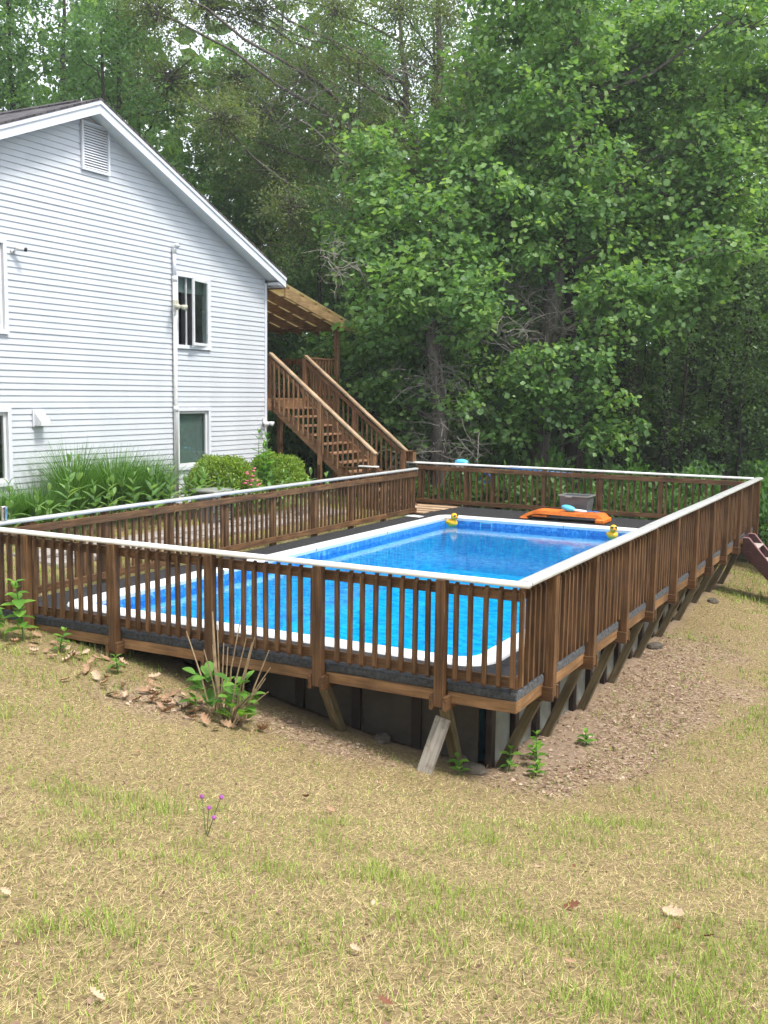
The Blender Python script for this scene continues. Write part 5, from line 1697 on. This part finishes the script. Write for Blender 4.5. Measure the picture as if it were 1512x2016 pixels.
# azalea bushes by the lower window, one with pink flowers
AZ = [shrub_mesh(k, 11000, .042, .026, 'diamond', flat=.62, stems=12, lumpy=.35) for k in (61, 62)]
az = shrub(0, -8.75, 7.6, 1.2, 1.42, 'clipped azalea bush with a few pink flowers under the lower window', 'azalea bushes', leaf=L_AZALEA, meshes=AZ)
m = MB()
for i in range(16):
    y = random.uniform(-.1, .32)
    m.add([(0, 0, 0), (.03, .022, .012), (.012, .035, .03), (-.02, .03, .02), (-.03, 0, .01), (-.012, -.03, .03), (.02, -.028, .018)], [])
    c = (random.uniform(.72, .86), random.uniform(-.3, .1), random.uniform(.55, .95))
    o = len(m.v) - 7
    m.v[o:] = [(p[0] * 1.2 + c[0], p[1] * 1.4 + c[1], p[2] * 1.2 + c[2]) for p in m.v[o:]]
    m.f += [(o, o + a, o + a + 1 if a < 6 else o + 1) for a in range(1, 7)]
tag(link('flower', m.mesh('flower'), M_PINK, az, (-8.75, 7.55, hz(-8.75, 7.55))), kind='stuff')
shrub(1, -8.7, 9.25, 1.15, 1.38, 'clipped yellow green azalea bush near the foot of the stairs', 'azalea bushes', leaf=L_AZALEA, meshes=AZ)

# milkweed-like plants: stem with paired long leaves, every leaf a part
def leaf_piece(L, W, curl, seed):
    g = random.Random(seed)
    m = MB()
    n_ = 6
    for i in range(n_ + 1):
        t = i / n_
        w_ = W * math.sin(math.pi * min(1, t * .93 + .05)) ** .8 / 2
        z_ = -curl * L * t * t + .02 * L * g.uniform(-1, 1)
        m.v += [(L * t, -w_, z_ + w_ * .35), (L * t, 0, z_), (L * t, w_, z_ + w_ * .35)]
    for i in range(n_):
        a = i * 3
        m.f += [(a, a + 3, a + 4, a + 1), (a + 1, a + 4, a + 5, a + 2)]
    me = m.mesh('leaf', True)
    at_ = me.attributes.new('rnd', 'FLOAT', 'POINT')
    at_.data.foreach_set('value', np.full(len(me.vertices), g.random(), dtype=np.float32))
    return me
MILK = [leaf_piece(.21, .085, c, i) for i, c in enumerate((.12, .3, .5))]
def upright_plant(name, x, y, h, label, group, meshes, leaf, pairs=7, elev=.5, scale=1.0, cat='plant', lean=.05, spiral=False, topbud=True):
    z_ = hz(x, y)
    t = thing(name, (x, y, z_), label, cat, group)
    lx, ly = random.uniform(-lean, lean), random.uniform(-lean, lean)
    m = MB()
    m.tube([(0, 0, -.03), (lx * .4, ly * .4, h * .5), (lx, ly, h)], [.009, .008, .004], 6)
    link('stem', m.mesh('stem'), M_STEM, t, (x, y, z_))
    a0 = random.uniform(0, 3.14)
    for i in range(pairs):
        f_ = .22 + .78 * i / (pairs - 1)
        a = a0 + i * math.pi / 2
        sz = scale * (1.0 if f_ < .8 else .62) * random.uniform(.85, 1.1)
        for s_ in (0, math.pi):
            el = elev + (.5 if f_ > .85 else 0) + random.uniform(-.2, .2)
            o = link('leaf', random.choice(meshes), leaf, t, (x + lx * f_, y + ly * f_, z_ + h * f_), (0, -el, a + s_ + random.uniform(-.25, .25)))
            o.scale = (sz, sz, sz)
    return t
for i in range(26):
    yy = 2.6 + i * .245 + random.uniform(-.12, .12)
    xx = random.choice((-8.38, -8.5, -8.62, -8.8)) + random.uniform(-.08, .08)
    upright_plant('milkweed', xx, yy, random.uniform(.68, .95) + (.35 if i in (4, 5) else 0), 'tall milkweed stem with paired pale green leaves in the house bed', 'milkweed in the garden bed', MILK, L_MILK, pairs=7, scale=1.12, elev=.8)
for xx, yy in ((-7.9, 7.5), (-7.85, 7.9), (-7.75, 8.3), (-7.7, 8.7), (-7.7, 9.0), (-7.6, 9.4), (-8.0, 7.0), (-8.1, 6.6), (-8.1, 8.6)):
    upright_plant('milkweed', xx, yy, random.uniform(.62, .85), 'leafy milkweed stem in front of the azalea bushes', 'milkweed before the azaleas', MILK, L_MILK, pairs=6, scale=1.05, elev=.8)
for j, (xx, yy) in enumerate(((-8.45, 8.3), (-8.36, 8.45), (-8.5, 8.5), (-8.3, 8.3), (-8.4, 8.62))):
    upright_plant('tall_perennial', xx, yy, 1.52 - .09 * j, 'tall bright leafy perennial standing above the azalea bushes', 'perennials between the azaleas', MILK, L_HYD, pairs=11, scale=1.05, elev=.6)

ac = thing('air_conditioner', (-8.35, 6.75, hz(-8.35, 6.75)), 'grey air conditioning unit half hidden by milkweed beside the path', 'air conditioner')
_z = hz(-8.35, 6.75)
board('body', (-8.62, 6.47, _z - .02), (-8.08, 7.03, _z + .52), M_GREYBIN, ac, .03)
board('top_panel', (-8.65, 6.44, _z + .522), (-8.05, 7.06, _z + .57), M_BINRIM, ac, .02)
for q in range(9):
    board('louvre', (-8.078, 6.50, _z + .05 + q * .05), (-8.062, 7.0, _z + .075 + q * .05), M_BINRIM, ac, .003)

# ornamental grass clumps: arching blades
def grass_clump(x, y, h, r0, n, label):
    z_ = hz(x, y)
    t = thing('ornamental_grass', (x, y, z_), label, 'grass clump', 'ornamental grasses')
    a = RNG.uniform(0, 2 * math.pi, n)
    out = np.c_[np.cos(a), np.sin(a), np.zeros(n)]
    hh = h * RNG.uniform(.55, 1.05, n)
    reach = hh * RNG.uniform(.15, .75, n)
    st_ = out * (r0 * RNG.random(n) ** .5)[:, None]
    side = np.c_[-np.sin(a), np.cos(a), np.zeros(n)]
    segs, Vs = 6, []
    for i in range(segs + 1):
        tt = i / segs
        c = st_ + out * (reach * tt ** 1.8)[:, None] + np.array((0, 0, 1)) * (hh * (tt - .38 * tt ** 3 * (reach / hh)))[:, None]
        w_ = .006 * (1 - tt ** 2) + .0008
        Vs += [c - side * w_, c + side * w_]
    V = np.stack(Vs, 1).reshape(-1, 3)
    k_ = 2 * (segs + 1)
    T = [(2 * i, 2 * i + 1, 2 * i + 3, 2 * i + 2) for i in range(segs)]
    F = (np.array(T)[None] + (np.arange(n) * k_)[:, None, None]).reshape(-1, 4)
    me = np_mesh('blades', V, F, rnd=np.repeat(RNG.random(n), k_))
    link('blades', me, L_BLADE, t, (x, y, z_))
grass_clump(-9.35, 4.45, 1.5, .22, 800, 'tall ornamental grass clump with upright tips below the hooded wall vent')
grass_clump(-9.3, 5.35, 1.36, .36, 1500, 'wide ornamental grass mound midway between the two lower windows')
grass_clump(-9.35, 6.25, 1.2, .28, 1000, 'rounded ornamental grass mound beside the right-hand lower window')
grass_clump(-9.25, 3.5, .9, .36, 1200, 'low spreading ornamental grass under the left lower window')
grass_clump(-9.2, 2.7, .85, .32, 1000, 'short ornamental grass mound at the left end of the garden bed')

# hydrangea regrowing among last year's dry stalks
hx, hy = -2.62, -.52
hzz = hz(hx, hy)
hyd = thing('hydrangea', (hx, hy, hzz), 'green hydrangea sprouting among bare tan stalks in front of the railing', 'plant')
HL = [leaf_piece(.135, .09, c, 80 + i) for i, c in enumerate((.05, .2, .35))]
g = random.Random(5)
stalks = [(-.36, -.05, .78), (-.20, .0, .62), (-.14, .05, .66), (-.10, .0, .98), (-.07, .03, .86), (.0, .03, .70), (.07, .0, .68), (.17, .05, .92), (.27, .0, .78), (.3, .05, .74), (.36, .0, .80), (.5, .02, .70), (.46, .1, .52), (.42, .08, .42), (.45, -.05, .38), (.52, -.02, .34), (.36, -.08, .3), (.3, -.1, .26)]
for i, (tx, ty, h) in enumerate(stalks):
    b0 = (tx * .35 + g.uniform(-.04, .04), ty * .4 + g.uniform(-.05, .05))
    m = MB()
    m.tube([(b0[0], b0[1], -.03), (b0[0] * .55 + tx * .45 + g.uniform(-.02, .02), ty * .6, h * .5), (tx, ty, h)], [.009, .0075, .0045] if i != 3 else [.02, .016, .006], 6)
    link('stalk', m.mesh('stalk'), M_STALK, hyd, (hx, hy, hzz))
for i in range(66):
    a = g.uniform(0, 6.28)
    r0 = g.uniform(.01, .14)
    s0 = -.14 if g.random() < .42 else .18
    z0 = g.uniform(.05, .40)
    o = link('leaf', g.choice(HL), L_HYD, hyd, (hx + s0 + r0 * math.cos(a), hy - .02 + r0 * math.sin(a), hzz + z0), (g.uniform(-.3, .3), -g.uniform(-.1, 1.0), a))
    sz = g.uniform(.7, 1.1)
    o.scale = (sz, sz, sz)
# sapling by the deck corner
SAP = [leaf_piece(.12, .085, c, 90 + i) for i, c in enumerate((.1, .3))]
for (x, y, h, lb) in ((-5.22, -.42, .62, 'bright green sapling with tiered leaves in front of the left end of the railing'), (-5.5, -.62, .42, 'small leafy seedling beside the tiered sapling')):
    upright_plant('sapling', x, y, h, lb, None, SAP, L_HYD, pairs=9, elev=.12, lean=.08, scale=1.55)
for i, (x, y, h) in enumerate(((-4.75, -.4, .22), (-3.95, -.42, .16), (-.28, .62, .2), (-.12, .9, .2), (-.22, 1.15, .24), (-.05, .66, .12), (-.55, .15, .16), (.05, 1.9, .12))):
    upright_plant('weed', x, y, h, 'small green weed growing at the foot of the deck', 'weeds along the deck', SAP, L_HYD, pairs=4, elev=.3, scale=.85)
# thistle flowers on the lawn
tx, ty = -.62, -3.3
th = thing('clover_flowers', (tx, ty, hz(tx, ty)), 'thin wildflower with small purple heads standing in the lawn', 'flower')
for (dx, dy, h) in ((-.07, .05, .2), (.02, .0, .17), (.06, .06, .22), (.07, -.02, .13)):
    m = MB(); m.tube([(0, 0, -.02), (dx * .6, dy * .6, h * .6), (dx, dy, h)], [.003, .0025, .002], 5)
    link('stem', m.mesh('stem'), M_STEM, th, (tx, ty, hz(tx, ty)))
    m = MB(); m.ball((0, 0, 0), (.013, .013, .012), 8, 5)
    m.v = [(p[0] * g.uniform(.8, 1.3), p[1] * g.uniform(.8, 1.3), p[2] * g.uniform(.8, 1.3)) for p in m.v]
    link('flower_head', m.mesh('flower_head'), M_PURPLE, th, (tx + dx, ty + dy, hz(tx, ty) + h))

# ------------------------------------------------------------------ lawn blades, leaf bits, fallen leaves
def in_deck(x, y, e=.0):
    return (x > -6.40 - e) & (x < -.32 + e) & (y > .15 - e) & (y < 12.75)
def scatter(n, x0, x1, y0, y1, power):
    """points over the lawn, denser near where one looks from"""
    X, Y = RNG.uniform(x0, x1, n * 6), RNG.uniform(y0, y1, n * 6)
    d = np.hypot(X - CAM_POS[0], Y - CAM_POS[1])
    ang = np.arctan2(X - CAM_POS[0], Y - CAM_POS[1])
    p = (3.0 / np.maximum(d, 3.0)) ** power
    p *= np.where((ang > -1.12) & (ang < .12), 1.0, .38) * ((ang > -1.75) & (ang < .95))
    p *= d > 1.0
    k_ = RNG.random(n * 6) < p * min(1, n / max(1, p.sum()))
    return X[k_][:n], Y[k_][:n]
nB = 690000
X, Y = scatter(nB, -11.5, 10.0, -9.0, 14.5, 1.35)
zl, zc, zs = zones(X, Y)
grn = noise2(X, Y, 90, 4, .55)
grn2 = noise2(X, Y, 95, 3, 2.2)
# greener towards the right-hand lawn and in tufts, straw elsewhere
green = sstep(.47, .72, grn * .40 + grn2 * .37 + noise2(X, Y, 97, 2, 6.0) * .23 + .22 * sstep(.7, 1.5, X - .05 * Y) * sstep(2.2, 4, Y) + .07 * sstep(-3.5, -5.5, X) + .16 * sstep(-5.8, -6.6, X) + .10 * sstep(8, 10.5, Y) + .05 * np.exp(-((X - .5) ** 2 + (Y + 1.5) ** 2)))
keepm = (RNG.random(len(X)) < np.clip(zl - .58 * zc - .8 * zs, 0.08, 1)) & ~in_deck(X, Y) & ~((X < -7.2) & (X > -8.3) & (Y > 2.0) & (Y < 10.2))
X, Y, green, grn2 = X[keepm], Y[keepm], green[keepm], grn2[keepm]
nB = len(X)
Z = height(X, Y)
d = np.hypot(X - CAM_POS[0], Y - CAM_POS[1])
isg = RNG.random(nB) < .17 + .5 * green
tuft = sstep(.58, .72, noise2(X, Y, 99, 2, 2.6)) * sstep(.2, .7, green)
hgt = (1 + .45 * tuft) * np.where(isg, RNG.uniform(.022, .052, nB) * (1 + .8 * green), RNG.uniform(.012, .032, nB))
lean = np.where(isg, RNG.uniform(.1, .9, nB), RNG.uniform(1.2, 4.0, nB))
a = RNG.uniform(0, 2 * np.pi, nB)
wd = np.maximum(np.where(isg, .0018, .0014), d * .00027) * RNG.uniform(.7, 1.4, nB)
tip = np.c_[np.cos(a) * hgt * lean, np.sin(a) * hgt * lean, hgt * np.where(isg, RNG.uniform(.45, 1.0, nB), RNG.uniform(.12, .75, nB))]
sd_ = np.c_[-np.sin(a), np.cos(a), np.zeros(nB)] * wd[:, None]
B0 = np.c_[X, Y, Z - .004]
mid = B0 + tip * np.array((.42, .42, .62))
g_, w_ = np.where(isg)[0], np.where(~isg)[0]
Vg = np.stack([B0[g_] - sd_[g_], B0[g_] + sd_[g_], mid[g_] + sd_[g_] * .8, mid[g_] - sd_[g_] * .8, (B0 + tip)[g_]], 1).reshape(-1, 3)
Fg = (np.array([(0, 1, 2), (0, 2, 3), (3, 2, 4)])[None] + (np.arange(len(g_)) * 5)[:, None, None]).reshape(-1, 3)
Vw = np.stack([B0[w_] - sd_[w_], B0[w_] + sd_[w_], (B0 + tip)[w_]], 1).reshape(-1, 3)
Fw = np.arange(len(w_) * 3).reshape(-1, 3) + len(Vg)
V, F3 = np.concatenate([Vg, Vw]), np.concatenate([Fg, Fw])
u = RNG.random((nB, 1))
straw = np.array((.52, .39, .17)) * (1 - u) + np.array((.88, .73, .39)) * u
strawd = np.array((.17, .115, .06))
straw = np.where(RNG.random((nB, 1)) < .2, strawd, straw)
gc = np.array((.17, .26, .035)) * (1 - u) + np.array((.40, .50, .1)) * u
col = np.where(isg[:, None], gc, straw) * RNG.uniform(.8, 1.15, (nB, 1))
lawn = link('grass', np_mesh('grass', V, F3, tint=np.concatenate([np.repeat(col[g_], 5, 0), np.repeat(col[w_], 3, 0)])), L_LAWN)
tag(lawn, 'short dry straw coloured lawn with green patches', 'grass', kind='stuff')

# leaf bits and chips
X, Y = scatter(42000, -6.0, 4.0, -6.0, 10.0, 1.0)
zl, zc, zs = zones(X, Y)
pr_ = np.clip(zc * 1.0 + .075 + .22 * sstep(.56, .72, noise2(X, Y, 120, 3, 1.3)), 0, 1)
k_ = (RNG.random(len(X)) < pr_) & ~in_deck(X, Y, -.3)
X, Y, zc = X[k_], Y[k_], zc[k_]
nL = len(X)
P = np.c_[X, Y, height(X, Y) + RNG.uniform(.004, .022, nL)]
Ls = RNG.uniform(.012, .055, nL) * np.where(zc > .3, 1, .6)
V, F, r_ = leaves(P, RNG.normal(0, 1, (nL, 3)) * (1, 1, .25), unit(RNG.normal(0, .35, (nL, 3)) + (0, 0, 1)), Ls, Ls * RNG.uniform(.25, .8, nL), 'oval', RNG.random(nL) * np.where(zc > .3, 1, .62))
tag(link('leaf_litter', np_mesh('leaf_litter', V, F, rnd=r_), M_LITTER), 'scattered brown leaf bits and wood chips on the ground', 'leaf litter', kind='stuff')
# whole fallen leaves
def lobed_leaf(seed, curl):
    g_ = random.Random(seed)
    out = [(0, 0)]
    n_ = 9
    for i in range(1, n_):
        t = i / n_
        w_ = (.34 if i % 2 else .17) * math.sin(math.pi * t) ** .6 * g_.uniform(.8, 1.15)
        out.append((t, w_))
    top = out + [(1.0, 0)]
    m = MB()
    rows = [(x, w_) for x, w_ in top]
    for x, w_ in rows:
        b_ = curl * (x - .5) ** 2 * 1.2
        m.v += [(x - .5, w_, b_ + curl * w_ * 1.3), (x - .5, 0, b_), (x - .5, -w_ * .9, b_ + curl * w_ * 1.1)]
    for i in range(len(rows) - 1):
        q = i * 3
        m.f += [(q, q + 1, q + 4, q + 3), (q + 1, q + 2, q + 5, q + 4)]
    return m.mesh('fallen_leaf', True)
FL = [lobed_leaf(s_, c) for s_, c in ((1, .35), (2, .6), (3, .15), (4, .9))]
def fallen(x, y, s_, mat, label, group):
    o = link('fallen_leaf', random.choice(FL), mat, None, (x, y, hz(x, y) + .028), (random.uniform(-.5, .5), random.uniform(-.5, .5), random.uniform(0, 6.28)))
    o.scale = (s_, s_, s_)
    tag(o, label, 'fallen leaf', group)
for i in range(46):
    x, y = -3.25 + random.gauss(0, .42), -.72 + random.gauss(0, .20)
    fallen(x, y, random.uniform(.09, .17), random.choice((M_FALLEN, M_FALLEN, M_FALLEN2)), 'curled tan leaf in the drift beside the hydrangea', 'leaf drift by the hydrangea')
for i in range(22):
    x, y = random.uniform(-5.4, -3.6), random.uniform(-.75, -.2)
    fallen(x, y, random.uniform(.07, .14), random.choice((M_FALLEN, M_FALLEN2)), 'curled tan leaf in the grass below the left part of the front railing', 'leaves below the front railing')
XX, YY = scatter(46, -5, 3.5, -5.5, 1.5, .9)
for x, y in zip(XX, YY):
    if not in_deck(np.array(x), np.array(y), .1):
        fallen(float(x), float(y), random.uniform(.04, .075), random.choice((M_FALLEN, M_FALLEN, M_FALLEN2, M_FALLEN3)), 'small dry leaf lying on the open lawn', 'leaves on the lawn')
fallen(1.86, -2.62, .12, M_FALLEN2, 'large pale lobed leaf lying flat on the green part of the lawn', None)
fallen(1.42, -2.95, .10, M_FALLEN3, 'curled russet leaf standing up in the green part of the lawn', None)
